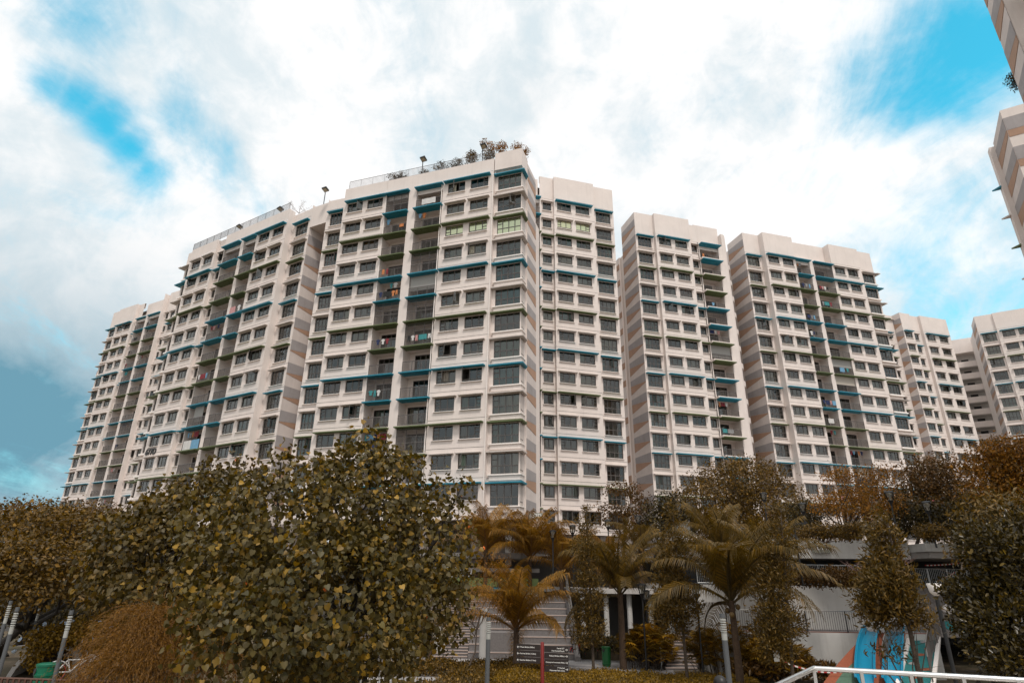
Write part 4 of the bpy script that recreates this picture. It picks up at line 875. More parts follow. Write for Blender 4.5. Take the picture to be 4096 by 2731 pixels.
# --- the big heart-leaved tree
hb = [pb(1470, 2010, 14, 260, 250), pb(1180, 2120, 13.5, 300, 250), pb(1300, 2400, 12.5, 400, 300), pb(1640, 2200, 14, 250, 240), pb(940, 2330, 13, 230, 230), pb(1000, 2590, 12, 270, 230), pb(1700, 2420, 14, 190, 190), pb(1420, 2620, 12.5, 250, 130), pb(840, 2080, 14, 130, 130),
  pb(1470, 1790, 14, 55, 100), pb(1130, 1870, 13.5, 50, 90), pb(1270, 1870, 13.7, 60, 80), pb(1600, 1880, 14, 60, 90), pb(1830, 1960, 14.4, 45, 100), pb(1000, 1960, 13.5, 60, 80), pb(1370, 1840, 14, 50, 90), pb(1740, 1990, 14.3, 70, 80), pb(1540, 1840, 14, 45, 80)]
tree('heart_leaf_tree', 'big bushy tree with large heart-shaped leaves and a few orange flowers, nearest of all', (-3.6, 13.6, 0), hb, 3700, 5, .14, .098, 'hib', 'heart', LEAF, .17, BARKD, 3, .55, .35, nb=14, fork=.42, flowers=(9, .045, (.75, .16, .02), 'orange'), nobj=290)
hb2 = [pb(560, 2260, 23, 200, 210), pb(770, 2150, 23, 240, 230), pb(900, 1990, 24, 130, 110), pb(640, 2060, 24, 110, 100), pb(480, 2160, 24, 120, 120), pb(950, 2250, 23, 150, 200), pb(840, 1900, 24, 60, 70), pb(970, 1890, 24, 60, 80), pb(690, 1970, 24, 60, 70), pb(700, 2370, 22, 260, 90)]
tree('heart_leaf_tree', 'second heart-leaved tree standing behind the drooping willowy bush', foot(700, 24, 0), hb2, 1700, 6, .20, .135, 'hibd', 'heart', LEAF, .2, BARKD, 5, .6, .35, nb=10, flowers=(5, .05, (.75, .16, .02), 'orange'))
# --- trees of the left bank
tree('spreading_tree', 'wide flat-crowned tree with fine leaves at the left edge', foot(60, 41, .5), [pb(90, 2140, 34, 190, 110), pb(280, 2110, 36, 170, 85), pb(180, 2260, 32, 240, 90), pb(20, 2270, 31, 140, 110), pb(400, 2200, 36, 150, 130), pb(330, 2300, 33, 150, 70), pb(60, 2370, 30, 110, 60)], 1500, 14, .34, .17, 'bronze', 'diamond', r0=.24, bark=BARKD, seed=8, shell=.5, nb=9, group=None)
tree('spreading_tree', 'tall tree beyond the left bank under the far block', foot(420, 52, 0), [pb(330, 2090, 52, 130, 60), pb(450, 2130, 52, 160, 90), pb(180, 2070, 54, 150, 55), pb(40, 2090, 52, 110, 75)], 900, 13, .45, .20, 'brown', 'diamond', r0=.25, bark=BARKD, seed=9, shell=.4)
tree('shade_tree', 'dark understorey tree behind the flower-covered arch', foot(560, 40, 0), [pb(520, 2420, 40, 230, 110), pb(760, 2430, 40, 200, 130), pb(260, 2430, 42, 220, 70)], 900, 12, .40, .2, 'dark', 'diamond', r0=.22, bark=BARKD, seed=12, shell=.3)
tree('shade_tree', 'dark tree filling the gap behind the big heart-leaved tree', foot(1000, 44, 0), [pb(960, 2420, 44, 300, 190), pb(1300, 2420, 46, 300, 170), pb(1620, 2380, 46, 200, 180), pb(1780, 2250, 48, 90, 120)], 1300, 12, .45, .2, 'dark', 'diamond', r0=.25, bark=BARKD, seed=13, shell=.3)
tree('shade_tree', 'dark woodland tree at the far left behind the path', foot(60, 58, 0), [pb(60, 2380, 58, 240, 130), pb(400, 2400, 60, 240, 120)], 700, 12, .55, .26, 'dark', 'diamond', r0=.25, bark=BARKD, seed=14, shell=.3)
for i, (px, d) in enumerate(((330, 44), (470, 46), (620, 50), (240, 50))):
    b = foot(px, d, .0); mb = MB(); mb.tube([(0, 0, 0), (.15, 0, 2.5), (.1, .2, 5.5)], [.26, .2, .12], BARKD, 9); o = mb.build('trunk', smooth=True); t = thing('woodland_tree', 'slim dark woodland trunk with sparse crown behind the left bank path', 'tree', b, 0, 'woodland trees behind the left bank path'); o.parent = t
    rng = np.random.default_rng(40 + i); P, O, _ = crown_points([(0, 0, 5.6, 1.9, 1.9, 1.2)], 120, 10, .4, rng, .4); n = len(P); cr = link('crown', leaf_mesh('crown', P, rng.standard_normal((n, 3)), nrmz(O + [0, 0, .6]), .2 * np.ones(n), 'diamond', pal_colors('dark', n, i), LEAF), t, kind='stuff')
tree('young_tree', 'young tree with long pale leaves below the second heart-leaved tree', foot(560, 26, .3), [pb(520, 2400, 26, 120, 50), pb(640, 2440, 25, 80, 60), pb(420, 2390, 27, 70, 40)], 130, 9, .22, .26, 'bronze', 'long', r0=.07, bark=BARKD, seed=17, shell=.3)
# --- weeping bush
def weeping(name, label, base, blobs, nstr, L_, pal, seed):
    rng = np.random.default_rng(seed); t = thing(name, label, 'bush', base); B0 = np.array(base); Ps, Ts, Ns, Ss = [], [], [], []
    for i in range(nstr):
        b = blobs[rng.integers(len(blobs))]; d = rng.standard_normal(3); d /= np.linalg.norm(d); d[2] = abs(d[2]) * .9 + .05; p = np.array(b[:3]) + d * np.array(b[3:6]) * (.35 + .8 * rng.random()) - B0; v = np.array([d[0] * .9, d[1] * .9, .45]) * (.4 + .9 * rng.random()); ln = L_ * (.5 + .9 * rng.random()); n = 11
        for j in range(n):
            v = v + np.array([rng.normal() * .05, rng.normal() * .05, -.20]); v /= max(np.linalg.norm(v), .4); q = p + v * ln / n
            for s in range(3): Ps.append(p + (q - p) * s / 3); Ts.append(v + rng.standard_normal(3) * .35); Ns.append(rng.standard_normal(3)); Ss.append(.055 + .04 * rng.random())
            p = q
            if p[2] < .02: break
    n = len(Ps); me = leaf_mesh('foliage', np.array(Ps), np.array(Ts), np.array(Ns), np.array(Ss), 'strand', pal_colors(pal, n, seed), LEAF); link('foliage', me, t, kind='stuff')
    mb = MB(); rr = random.Random(seed)
    for b in blobs: mb.tube([(0, 0, 0), ((b[0] - base[0]) * .5, (b[1] - base[1]) * .5, (b[2] - base[2]) * .6), (b[0] - base[0], b[1] - base[1], b[2] - base[2] + b[5] * .6)], [.07, .05, .02], BARK, 6)
    mb.build('stems', t, smooth=True); return t
weeping('weeping_bush', 'rust coloured weeping bush with hanging strands beside the heart-leaved tree', foot(640, 17.5, 0), [pb(590, 2450, 17.5, 50, 25), pb(640, 2490, 17.5, 55, 40), pb(740, 2500, 17.8, 60, 40), pb(570, 2540, 17.2, 60, 50), pb(680, 2560, 17, 80, 60), pb(800, 2560, 17.5, 60, 50), pb(520, 2620, 16.8, 60, 50), pb(620, 2650, 16.5, 90, 60), pb(740, 2650, 16.5, 90, 60), pb(840, 2640, 17, 60, 60), pb(480, 2690, 16.8, 50, 40)], 2300, 1.35, 'willow', 21)
# --- palms
def frond_mesh(kind, pal, seed):
    rng = np.random.default_rng(seed); n = 20; pts = []; p = np.array([0., 0, 0]); a = {'up': 1.38, 'mid': 1.12, 'low': .70, 'hang': .2}[kind]; da = {'up': .045, 'mid': .075, 'low': .085, 'hang': .085}[kind]
    for j in range(n + 1): pts.append(p.copy()); p = p + np.array([0, math.cos(a), math.sin(a)]) / n; a -= da * (.4 + 1.2 * j / n)
    pts = np.array(pts); V, F, C = [], [], []; base = pal_colors(pal, 200, seed, .12)
    tw = rng.normal() * .25
    def addq(q, c): i = len(V); V.extend(q); F.append(tuple(range(i, i + len(q)))); C.extend([c] * len(q))
    rc = np.array([.20, .10, .03]) if pal == 'palmgold' else np.array([.10, .07, .03])
    for j in range(n):
        w0, w1 = .016 * (1 - j / n) + .003, .016 * (1 - (j + 1) / n) + .003; a_, b_ = pts[j], pts[j + 1]; addq([a_ + [-w0, 0, 0], a_ + [w0, 0, 0], b_ + [w1, 0, 0], b_ + [-w1, 0, 0]], rc); addq([a_ + [0, 0, -w0], a_ + [0, 0, w0], b_ + [0, 0, w1], b_ + [0, 0, -w1]], rc)
    m = 52
    for s in (-1, 1):
        for i in range(m):
            u = .12 + .88 * i / m; f = u * n; j = min(int(f), n - 1); c0 = pts[j] + (pts[j + 1] - pts[j]) * (f - j); tg = pts[j + 1] - pts[j]; tg /= np.linalg.norm(tg); up = np.cross([1, 0, 0], tg); ln = .30 * math.sin(min(1, u * 1.25 + .12) * math.pi * .62) * (1.12 - .55 * u) * (.85 + .3 * rng.random()) + .03
            d = np.array([s * .80, 0, 0]) + tg * (.50 + .35 * u) + up * (.14 + tw * s * .3); d /= np.linalg.norm(d); e1 = c0 + d * ln * .55; e2 = e1 + (d * .7 + np.array([0, 0, -.85 - .3 * rng.random()])) * ln * .5; wv = tg * .0068; col_ = base[rng.integers(200)]
            addq([c0 - wv * .6, c0 + wv * .6, e1 + wv, e1 - wv], col_); addq([e1 - wv, e1 + wv, e2], col_)
    me = bpy.data.meshes.new('frond'); me.from_pydata([tuple(v) for v in V], [], F); at = me.color_attributes.new('col', 'FLOAT_COLOR', 'POINT'); cc = np.ones((len(V), 4), np.float32); cc[:, :3] = np.array(C); at.data.foreach_set('color', cc.ravel()); me.materials.append(FROND); return me
FR = {(k, p): [frond_mesh(k, p, 50 + i + 7 * len(k)) for i in range(2)] for k in ('up', 'mid', 'low', 'hang') for p in ('palmgold', 'palm')}
def palm(label, px, py, d, zb, L_, pal, seed, nf=17, r=.16, lean=0.0, coconuts=0, stub=True, spread=1.0):
    rnd = random.Random(seed); c = at_d(px, py, d); t = thing('coconut_palm', label, 'palm', (c.x - lean, c.y, zb)); top = Vector((lean, 0, c.z - zb)); H = top.z
    mb = MB(); k = 14; mb.tube([(lean * (j / k) ** 1.6, 0, H * j / k) for j in range(k + 1)], [r * (1.15 - .35 * j / k) * (1 + .07 * (j % 2)) for j in range(k + 1)], BARKP, 10); mb.build('trunk', t, smooth=True)
    if stub:
        mb = MB()
        for j in range(9):
            a = rnd.random() * 6.28; z0 = H - .15 - .5 * rnd.random(); q = Vector((math.cos(a), math.sin(a), 0)); mb.prism([top + q * .1 + Vector((0, 0, z0 - H - .1)), top + q * .14 + Vector((-.08 * q.y, .08 * q.x, z0 - H)), top + q * (.28 + .12 * rnd.random()) + Vector((0, 0, z0 - H + .35))], (.015, .015, .01), BARKP)
        mb.build('leaf_stubs', t)
    for j in range(nf):
        u = j / nf; kind = 'up' if u < .36 else ('mid' if u < .78 else ('low' if u < .94 else 'hang')); az = j * 2.39996 + rnd.uniform(-.25, .25); s = L_ * (.82 + .28 * rnd.random()) * (.9 if kind == 'up' else 1)
        link('frond', rnd.choice(FR[(kind, pal)]), t, tuple(top + Vector((0, 0, .05 - .25 * u))), (rnd.uniform(-.12, .12) - (.12 * spread if kind == 'up' else 0), rnd.uniform(-.3, .3), az), (s, s, s))
    for j in range(coconuts):
        a = j * 2.1; mb = MB(); mb.lathe([(.02, -.15), (.10, -.09), (.13, 0), (.09, .10), (.02, .14)], mat('coconut_husk', (.13, .075, .02), .6), 10); mb.build('coconut', t, smooth=True, loc=tuple(top + Vector((math.cos(a) * .3, math.sin(a) * .3, -.3 - .18 * (j % 3)))))
    return t
palm('golden young coconut palm standing before the seating steps', 2065, 2510, 38, 0, 4.3, 'palmgold', 1, 22, .17)
palm('bushy golden palm under the 677D plate', 2120, 2225, 51.6, 3.75, 4.8, 'palmgold', 2, 24, .16)
palm('golden palm beneath the corner bay soffit', 1945, 2195, 51.6, 3.4, 4.5, 'palmgold', 3, 22, .15)
palm('golden palm between the 677D plate and the conical tree', 2245, 2275, 51.2, 3.7, 4.8, 'palmgold', 4, 22, .16)
palm('dark coconut palm before the white columns', 2480, 2370, 41, 0, 4.6, 'palm', 5, 20, .19)
palm('small golden palm half hidden behind the dark one', 2440, 2255, 49, 4.36, 3.3, 'palmgold', 6, 13, .14)
palm('tallest coconut palm bearing coconuts, beside the grey lamp post', 2925, 2400, 35, 0, 4.9, 'palm', 7, 22, .17, coconuts=9)
palm('dark coconut palm reaching over the white retaining wall', 3085, 2330, 40, 0, 4.6, 'palm', 8, 17, .2, lean=.4)
palm('coconut palm with upright fronds before the round podium tree', 2890, 2220, 45, 4.76, 4.6, 'palm', 9, 14, .18)
palm('low golden palm by the twin-stemmed tree', 2560, 2205, 49, 4.36, 3.2, 'palm', 10, 13, .15)
palm('small dark palm beside the map board', 1720, 2540, 40, 0, 1.9, 'palm', 11, 12, .17, stub=True)
# --- conical young trees in the plaza
def conical(label, px, d, zb, ytop, ybot, hw, pal, seed, size=.17, tpl='long', n=900, m=None, basepx=None, per=9, name='conical_tree', spread=.13):
    top = at_d(px, ytop, d); bot = at_d(px, ybot, d); b = foot(basepx, d, zb) if basepx else (bot.x, bot.y, zb); H = top.z - bot.z; k = d / FPX * 1.02; rng = np.random.default_rng(seed); bl = []
    for j in range(13):
        u = j / 12; w = .80 * hw * k * ((1 - u) ** .8 * .95 + .12) * (.75 + .5 * rng.random()) * (.72 if j == 0 else 1); cx = bot.x + (top.x - bot.x) * u + rng.normal() * w * .22; bl.append((cx, bot.y + rng.normal() * w * .2, bot.z + H * u, w, w, H * .07 + .12))
    t = tree(name, label, b, bl, int(n * .62), 13, spread * 1.15, size * .98, pal, tpl, m, .01, BARK, seed, .30, -.12, trunk=False, cat='tree'); mb = MB(); tx = top.x - b[0]; ty = top.y - b[1]; mb.tube([(0, 0, 0), (tx * .5, ty * .5, (top.z - zb) * .5), (tx, ty, top.z - zb - .2)], [.09, .06, .015], BARK, 8)
    for j in range(26):
        u = .02 + .9 * j / 26; w = .75 * hw * k * (1 - u) ** .8; z = bot.z - zb + H * u; a = j * 2.4; f = z / (top.z - zb); mb.tube([(tx * f, ty * f, z - w * .3), (tx * f + math.cos(a) * w, ty * f + math.sin(a) * w, z + .1)], [.022, .006], BARK, 5)
    mb.build('trunk', t, smooth=True); return t
conical('slim conical tree with an orange tip in front of the lowest storeys', 2345, 38, 0, 2015, 2540, 80, 'cone', 31, basepx=2372, n=1000)
conical('fuller conical tree with pale leaves left of the tallest palm', 2690, 36, 0, 2030, 2500, 95, 'cone', 32, basepx=2740, n=1100, size=.19)
conical('dense conical tree before the white retaining wall', 3120, 33, 0, 2010, 2600, 100, 'cone', 33, basepx=3150, n=1400, size=.17)
conical('leaning young tree in front of the blue slides', 3545, 21, .3, 2060, 2470, 100, 'cone', 34, basepx=3655, n=1000, size=.15, spread=.13)
tree('sparse_branch_tree', 'low side branches of a young tree drooping over the slides', foot(3640, 21, .3), [pb(3480, 2440, 21, 70, 25), pb(3660, 2480, 21, 70, 35), pb(3560, 2600, 21, 60, 25), pb(3700, 2470, 21, 40, 30)], 70, 9, .12, .15, 'cone', 'long', r0=.05, seed=35, shell=.2, nb=6)
tree('glossy_tree', 'dark glossy small-leaved tree filling the lower right corner', foot(4000, 15, .2), [pb(3960, 2190, 15, 100, 90), pb(4100, 2300, 15, 160, 150), pb(3930, 2370, 15, 120, 60), pb(4050, 2500, 14.5, 170, 110), pb(3920, 2500, 15, 90, 55), pb(4120, 2150, 16, 110, 110), pb(3850, 2370, 15.2, 70, 40), pb(4110, 2640, 14, 140, 80), pb(3970, 2590, 14.7, 80, 50)], 2100, 10, .11, .085, 'dark', 'oval', LEAFG, .10, BARKD, 36, .5, -.1, nb=10)
tree('pale_leaf_tree', 'tree with whorled pale leaves behind the dark glossy one', foot(3960, 24, 0), [pb(3960, 2080, 24, 110, 100), pb(4060, 2180, 24, 120, 120), pb(3900, 2200, 24, 80, 70), pb(4060, 2020, 25, 90, 60)], 420, 9, .2, .20, 'cone', 'long', r0=.1, bark=BARK, seed=37, shell=.4)
tree('feathery_sapling', 'thin sapling with flat orange sprays beside the stairs', foot(1860, 36, 0), [pb(1960, 2400, 36, 110, 35), pb(1880, 2440, 36, 70, 30), pb(1980, 2250, 38, 80, 40), pb(2010, 2310, 38, 90, 30), pb(1900, 2330, 37, 70, 35)], 330, 12, .20, .10, 'orange', 'long', r0=.05, seed=38, shell=.2, fork=.55)
# --- trees on the upper podium
Z2 = 7.0
tree('round_podium_tree', 'largest round bronze tree on the upper podium before the striped block', foot(2960, 60, Z2), [pb(2960, 1930, 60, 190, 85), pb(2860, 2010, 59, 180, 95), pb(3080, 2030, 59, 150, 100), pb(2990, 1880, 61, 110, 45), pb(3180, 2080, 58, 70, 70), pb(2780, 2080, 58, 100, 70), pb(2940, 2110, 58, 180, 60)], 1700, 13, .42, .22, 'bronze', 'diamond', r0=.24, bark=BARK, seed=41, shell=.5, nb=10, flowers=(14, .06, (.3, .012, .012), 'red'))
tree('slender_tree', 'slender twin-stemmed tree in front of the lowest block windows', foot(2515, 56, Z2), [pb(2500, 1960, 56, 75, 28), pb(2560, 2000, 56, 55, 30), pb(2450, 2030, 56, 55, 25), pb(2510, 2050, 56, 75, 30), pb(2420, 2070, 56, 40, 22), pb(2570, 2090, 56, 50, 25), pb(2480, 2100, 56, 60, 20)], 210, 12, .30, .22, 'brown', 'diamond', r0=.10, bark=BARK, seed=42, shell=.15, nb=12, fork=.3)
tree('shrub_tree', 'dark glossy shrub tree at the foot of the striped wall', foot(2640, 55, Z2 - .5), [pb(2620, 2060, 55, 50, 50), pb(2680, 2030, 55, 60, 60), pb(2730, 2080, 55, 70, 50), pb(2610, 2120, 54, 60, 30)], 380, 11, .3, .24, 'dark', 'oval', LEAFG, .1, BARKD, 43, .5)
tree('feathery_tree', 'airy orange feathery tree above the 677 plate', foot(3430, 49, Z2), [pb(3400, 1985, 49, 140, 22), pb(3340, 2020, 49, 100, 22), pb(3480, 1940, 50, 100, 22), pb(3380, 1900, 50, 90, 28), pb(3450, 2040, 48, 140, 26), pb(3540, 2000, 49, 80, 22), pb(3520, 1890, 50, 70, 25)], 750, 13, .32, .14, 'orange', 'diamond', r0=.13, bark=BARK, seed=44, shell=.2, nb=14, fork=.3)
tree('feathery_tree', 'brown feathery tree before the distant striped block', foot(3740, 56, Z2), [pb(3730, 1870, 56, 110, 40), pb(3680, 1940, 56, 110, 50), pb(3800, 1950, 56, 100, 60), pb(3740, 2020, 56, 140, 40)], 800, 13, .42, .19, 'brown', 'diamond', r0=.15, bark=BARKD, seed=45, shell=.2, nb=10, fork=.35)
tree('feathery_tree', 'large orange feathery tree at the right edge below the last block', foot(4030, 46, Z2), [pb(4040, 1800, 46, 130, 45), pb(3960, 1860, 46, 100, 50), pb(4090, 1880, 46, 130, 60), pb(4010, 1950, 46, 140, 50), pb(4120, 1980, 46, 100, 60)], 1000, 13, .34, .17, 'orange', 'diamond', r0=.16, bark=BARKD, seed=46, shell=.25, nb=10, fork=.35)
tree('podium_shrub', 'red-flowered dark shrub bank below the brown feathery tree', foot(3680, 50, Z2), [pb(3640, 2070, 50, 110, 60), pb(3800, 2080, 50, 120, 70), pb(3920, 2060, 49, 90, 80), pb(3230, 2060, 52, 70, 50), pb(3590, 2020, 51, 60, 50)], 1000, 12, .32, .19, 'dark', 'diamond', r0=.1, bark=BARKD, seed=47, shell=.4, flowers=(12, .06, (.3, .012, .012), 'red'), cat='shrub')
for (nm, lab, bl, n_, pl, sd) in (('planter_shrub', 'trailing shrub spilling over the parapet left of the 677 plate corner', [pb(3250, 2130, 44.3, 60, 26), pb(3300, 2120, 44.3, 60, 30)], 230, 'bronze', 51), ('planter_shrub', 'trailing shrub spilling over the parapet right of the 677 plate', [pb(3390, 2125, 44, 70, 28), pb(3460, 2110, 44, 50, 30)], 230, 'bronze', 52), ('planter_shrub', 'clipped shrub behind the projecting terrace railing', [pb(3720, 2125, 43.5, 60, 26)], 170, 'bronze', 53), ('planter_shrub', 'shrubs filling the bed behind the retaining wall fence', [pb(3250, 2310, 42.4, 60, 30), pb(3350, 2305, 42.4, 70, 34), pb(3450, 2310, 42.4, 70, 30), pb(3560, 2310, 42.4, 60, 30), pb(3150, 2310, 42.4, 70, 30)], 800, 'brown', 54)):
    c = np.mean([b[:3] for b in bl], axis=0); tree(nm, lab, (c[0], c[1], min(b[2] - b[5] for b in bl)), bl, n_, 12, .16, .13, pl, 'diamond', r0=.05, seed=sd, shell=.35, cat='shrub')
for i, (px, py, d, lab) in enumerate(((3420, 2250, 41.7, 'bare pink-twigged sapling in front of the dark car park opening'), (3600, 2230, 41.7, 'second bare sapling by the pale car park pier'), (3300, 2140, 44.6, 'bare twiggy sapling beside the 677 plate'))):
    c = at_d(px, py, d); t = thing('bare_sapling', lab, 'tree', (c.x, c.y, c.z - .9)); mb = MB(); rnd = random.Random(i); tw = mat('pink_twig', (.22, .13, .11), .8)
    mb.tube([(0, 0, 0), (0, 0, .5)], .03, tw, 6)
    for j in range(16): a = j * .9; e = Vector((math.cos(a) * rnd.uniform(.5, 1.4), math.sin(a) * .5, rnd.uniform(.6, 1.15))); q = Vector((0, 0, .5)).lerp(e, .5) + Vector((0, 0, -.05)); mb.tube([(0, 0, .45), q, e], [.018, .012, .004], tw, 4); mb.tube([q, q + Vector((rnd.uniform(-.4, .4), rnd.uniform(-.2, .2), .25))], [.01, .003], tw, 4)
    mb.build('trunk', t, smooth=True)
# --- hedges and fan palms
def hedge(name, label, pts, w, h, n, size, pal, seed, z=0.0, cat='hedge', tpl='diamond'):
    rng = np.random.default_rng(seed); pts = np.array(pts, float); t = thing(name, label, cat, (pts[0][0], pts[0][1], z)); seg = np.diff(pts, axis=0); ln = np.linalg.norm(seg, axis=1); k = rng.choice(len(seg), n, p=ln / ln.sum()); u = rng.random(n); c = pts[k] + seg[k] * u[:, None]; off = (rng.random(n) - .5) * 2
    nrm = np.stack([-seg[k][:, 1], seg[k][:, 0]], 1) / ln[k][:, None]; hh = h * (.82 + .22 * np.sin(c[:, 0] * 2.1) * np.sin(c[:, 0] * .83 + 1) + .1 * rng.standard_normal(n)); zc = hh * np.sqrt(np.clip(1 - (np.abs(off) ** 3), .05, 1)) * (1 - .35 * rng.random(n) ** 2.5)
    side = rng.random(n) < .35; zc[side] = hh[side] * rng.random(side.sum()); off[side] = np.sign(off[side]) * (.85 + .2 * rng.random(side.sum()))
    P = np.stack([c[:, 0] + nrm[:, 0] * off * w / 2, c[:, 1] + nrm[:, 1] * off * w / 2, zc], 1) - np.array([pts[0][0], pts[0][1], 0]); T = rng.standard_normal((n, 3)) + [0, 0, .6]; Nn = nrmz(rng.standard_normal((n, 3)) + [0, -.3, .7]); link('foliage', leaf_mesh('foliage', P, T, Nn, size * (.7 + .6 * rng.random(n)), tpl, pal_colors(pal, n, seed), LEAF), t, kind='stuff')
    mb = MB()
    for j in range(int(ln.sum() / .8)):
        q = j * .8; i = 0
        while i < len(ln) - 1 and q > ln[i]: q -= ln[i]; i += 1
        p = pts[i] + seg[i] * min(q / ln[i], 1) - pts[0]; mb.tube([(p[0], p[1], 0), (p[0] + .1, p[1], h * .6)], [.02, .008], BARKD, 5)
    mb.build('stems', t); return t
hedge('clipped_hedge', 'low yellow-green clipped hedge along the bottom of the plaza', [(-1.8, 35.6), (3.2, 35.7), (6.8, 35.2), (12.5, 33.8)], 4.2, .42, 26000, .10, 'hedge', 61)
hedge('shrub_bed', 'dark low shrub bed at the foot of the golden palm', [(-10, 37.2), (-5.5, 37.7), (0, 38.7), (2.3, 39.2)], 3.0, .58, 14000, .14, 'bronze', 62, cat='shrub')
hedge('shrub_bed', 'shadowed shrub strip by the park path under the heart-leaved tree', [(-6.2, 25.5), (-2.2, 31), (-1.8, 36)], 2.2, .7, 6500, .14, 'bronze', 63, cat='shrub')
hedge('ground_cover', 'leafy ground cover on the bank below the white columns', [(5.1, 46.0), (12.4, 44.8)], 3.4, .75, 8000, .16, 'dark', 64, z=.5, cat='shrub')
hedge('grass_tuft', 'rough grass at the foot of the lower retaining wall', [(12.0, 36.6), (17.5, 36.2)], 1.2, .8, 2600, .35, 'brown', 65, z=.2, cat='grass', tpl='long')
hedge('grass_tuft', 'orange grass clump below the bicycle by the left arch', [(-13.2, 25.2), (-11.2, 25.6)], 1.0, .55, 1800, .3, 'orange', 66, z=.5, cat='grass', tpl='long')
def fanpalm(label, cx, cy, z, rx, ry, h, n, seed):
    rng = np.random.default_rng(seed); t = thing('fan_palm_clump', label, 'shrub', (cx, cy, z)); Ps, Ts, Ns, Ss, Cs = [], [], [], [], []; pc = pal_colors('fan', n, seed, .2); mb = MB()
    for i in range(n):
        a = rng.random() * 6.283; rr = math.sqrt(rng.random()); x, y = rx * rr * math.cos(a), ry * rr * math.sin(a); zz = h * (.28 + .74 * rng.random() ** .7) * (1 - .35 * rr); ax = nrmz(np.array([[x / rx + rng.normal() * .5, y / ry - .5 + rng.normal() * .5, .55 + rng.normal() * .25]]))[0]; side = nrmz(np.cross(ax, [0, 0, 1])[None])[0]; upv = np.cross(side, ax)
        if i % 3 == 0: mb.tube([(x * .8, y * .8, 0), (x, y, zz)], .012, BARK, 4)
        for j in range(9):
            b = (j - 4) / 4 * 1.55; d = ax * math.cos(b) + side * math.sin(b) - np.array([0, 0, .15 + .25 * abs(b) * .5]); Ps.append((x, y, zz)); Ts.append(d); Ns.append(upv + rng.standard_normal(3) * .15); Ss.append(.46 * (.85 + .3 * rng.random())); Cs.append(pc[i])
    link('foliage', leaf_mesh('foliage', np.array(Ps), np.array(Ts), np.array(Ns), np.array(Ss) * 1.0, 'blade', np.array(Cs), LEAFG), t, kind='stuff'); mb.build('stems', t); return t
fanpalm('fan palm clump right of the green litter bin', 8.6, 41.0, 0, 1.65, 1.2, 2.7, 290, 71); fanpalm('fan palm clump around the tall lamp post foot', 12.4, 37.9, 0, 2.3, 1.2, 3.0, 340, 72); fanpalm('fan palm clump between the side stair and the coconut palm', 14.6, 36.6, 0, 1.7, 1.0, 2.3, 220, 73); fanpalm('fan palm clump against the side stair railing', 9.0, 42.8, 0, 1.4, 1.0, 2.0, 150, 74)
# ------------------------------------------------------------------ roof terraces
def loc2w(b, x, y, z): return b.e.matrix_basis @ Vector((x, y, z))
def on_block(b, px, py, y=0.0):
    """photo pixel -> local point on the block's plane y"""
    M = b.e.matrix_basis.inverted(); o = M @ Vector((0, 0, CAMZ)); d = M.to_3x3() @ ray(px, py); t = (y - o.y) / d.y; return o + d * t
bpy.context.view_layer.update()
for b, s0, s1, lab in ((A, -18.5, .25, 'bronze bar railing along the roof terrace of the nearest block'), (B, -20.9, 0.0, 'bronze bar railing along the roof terrace of the wing with lettering')):
    fence('roof_railing', lab, [loc2w(b, s0 + (s1 - s0) * j / 8, .14, 48.7) for j in range(9)], 1.1, .16, RAIL, RAIL, 1.6, barw=.016)
def flood(label, b, px, py, h, k=1):
    p = on_block(b, px, py, .6); w = loc2w(b, p.x, p.y, 47.7); t = thing('flood_lamp', label, 'lamp', tuple(w), b.e.rotation_euler.z, 'roof terrace flood lamps'); mb = MB(); mb.tube([(0, 0, 0), (0, 0, h), (.05, -.12, h + .12), (.12, -.3, h + .18)], .05, BLK, 6); mb.build('post', t, smooth=True)
    mb = MB(); mb.box(-.32, .32, -.34, .34, -.09, .09, BLK); mb.build('lamp_head', t, loc=(.3, -.45, h + .2), rot=(R(-12), R(-8), 0)); mb = MB(); mb.box(-.24, .24, -.26, .26, -.012, .0, mat('lamp_lens', (.5, .42, .30), .2)); mb.build('lens', t, loc=(.3, -.45, h + .095), rot=(R(-12), R(-8), 0))
flood('black flood lamp on a post behind the nearest block terrace railing', A, 1688, 690, 3.0); flood('black flood lamp on the parapet above the striped recess', A, 1302, 767, 1.6); flood('flood lamp tilted outward at the start of the wing railing', B, 1128, 838, 1.6); flood('flood lamp tilted outward halfway along the wing railing', B, 965, 912, 1.6); flood('small flood lamp among the terrace bushes of the nearest block', A, 1930, 612, 3.0)
def roofblob(b, px, py, rx, ry=None): p = on_block(b, px, py, 1.6); w = loc2w(b, p.x, p.y, p.z); k = 56 / FPX; return (w.x, w.y, w.z, rx * k, rx * k, (ry or rx) * k)
def rooftree(label, b, blobs, n, pal, seed, base_px, nm='terrace_bush', **kw):
    p = on_block(b, base_px, 700, 1.6); w = loc2w(b, p.x, p.y, 47.7); return tree(nm, label, tuple(w), blobs, n, 10, .13, .16, pal, 'diamond', r0=.06, seed=seed, shell=.3, cat='bush', **kw)
rooftree('trailing bush at the left end of the nearest roof terrace', A, [roofblob(A, 1575, 712, 30, 12), roofblob(A, 1610, 702, 26, 16)], 70, 'dark', 81, 1590)
rooftree('dark bush hugging the nearest roof terrace railing', A, [roofblob(A, 1770, 672, 45, 12), roofblob(A, 1830, 655, 34, 22), roofblob(A, 1700, 690, 24, 14)], 150, 'dark', 82, 1800)
rooftree('leafy bush beside the raised roof corner', A, [roofblob(A, 1885, 630, 34, 30), roofblob(A, 1955, 622, 30, 26)], 170, 'bronze', 83, 1900)
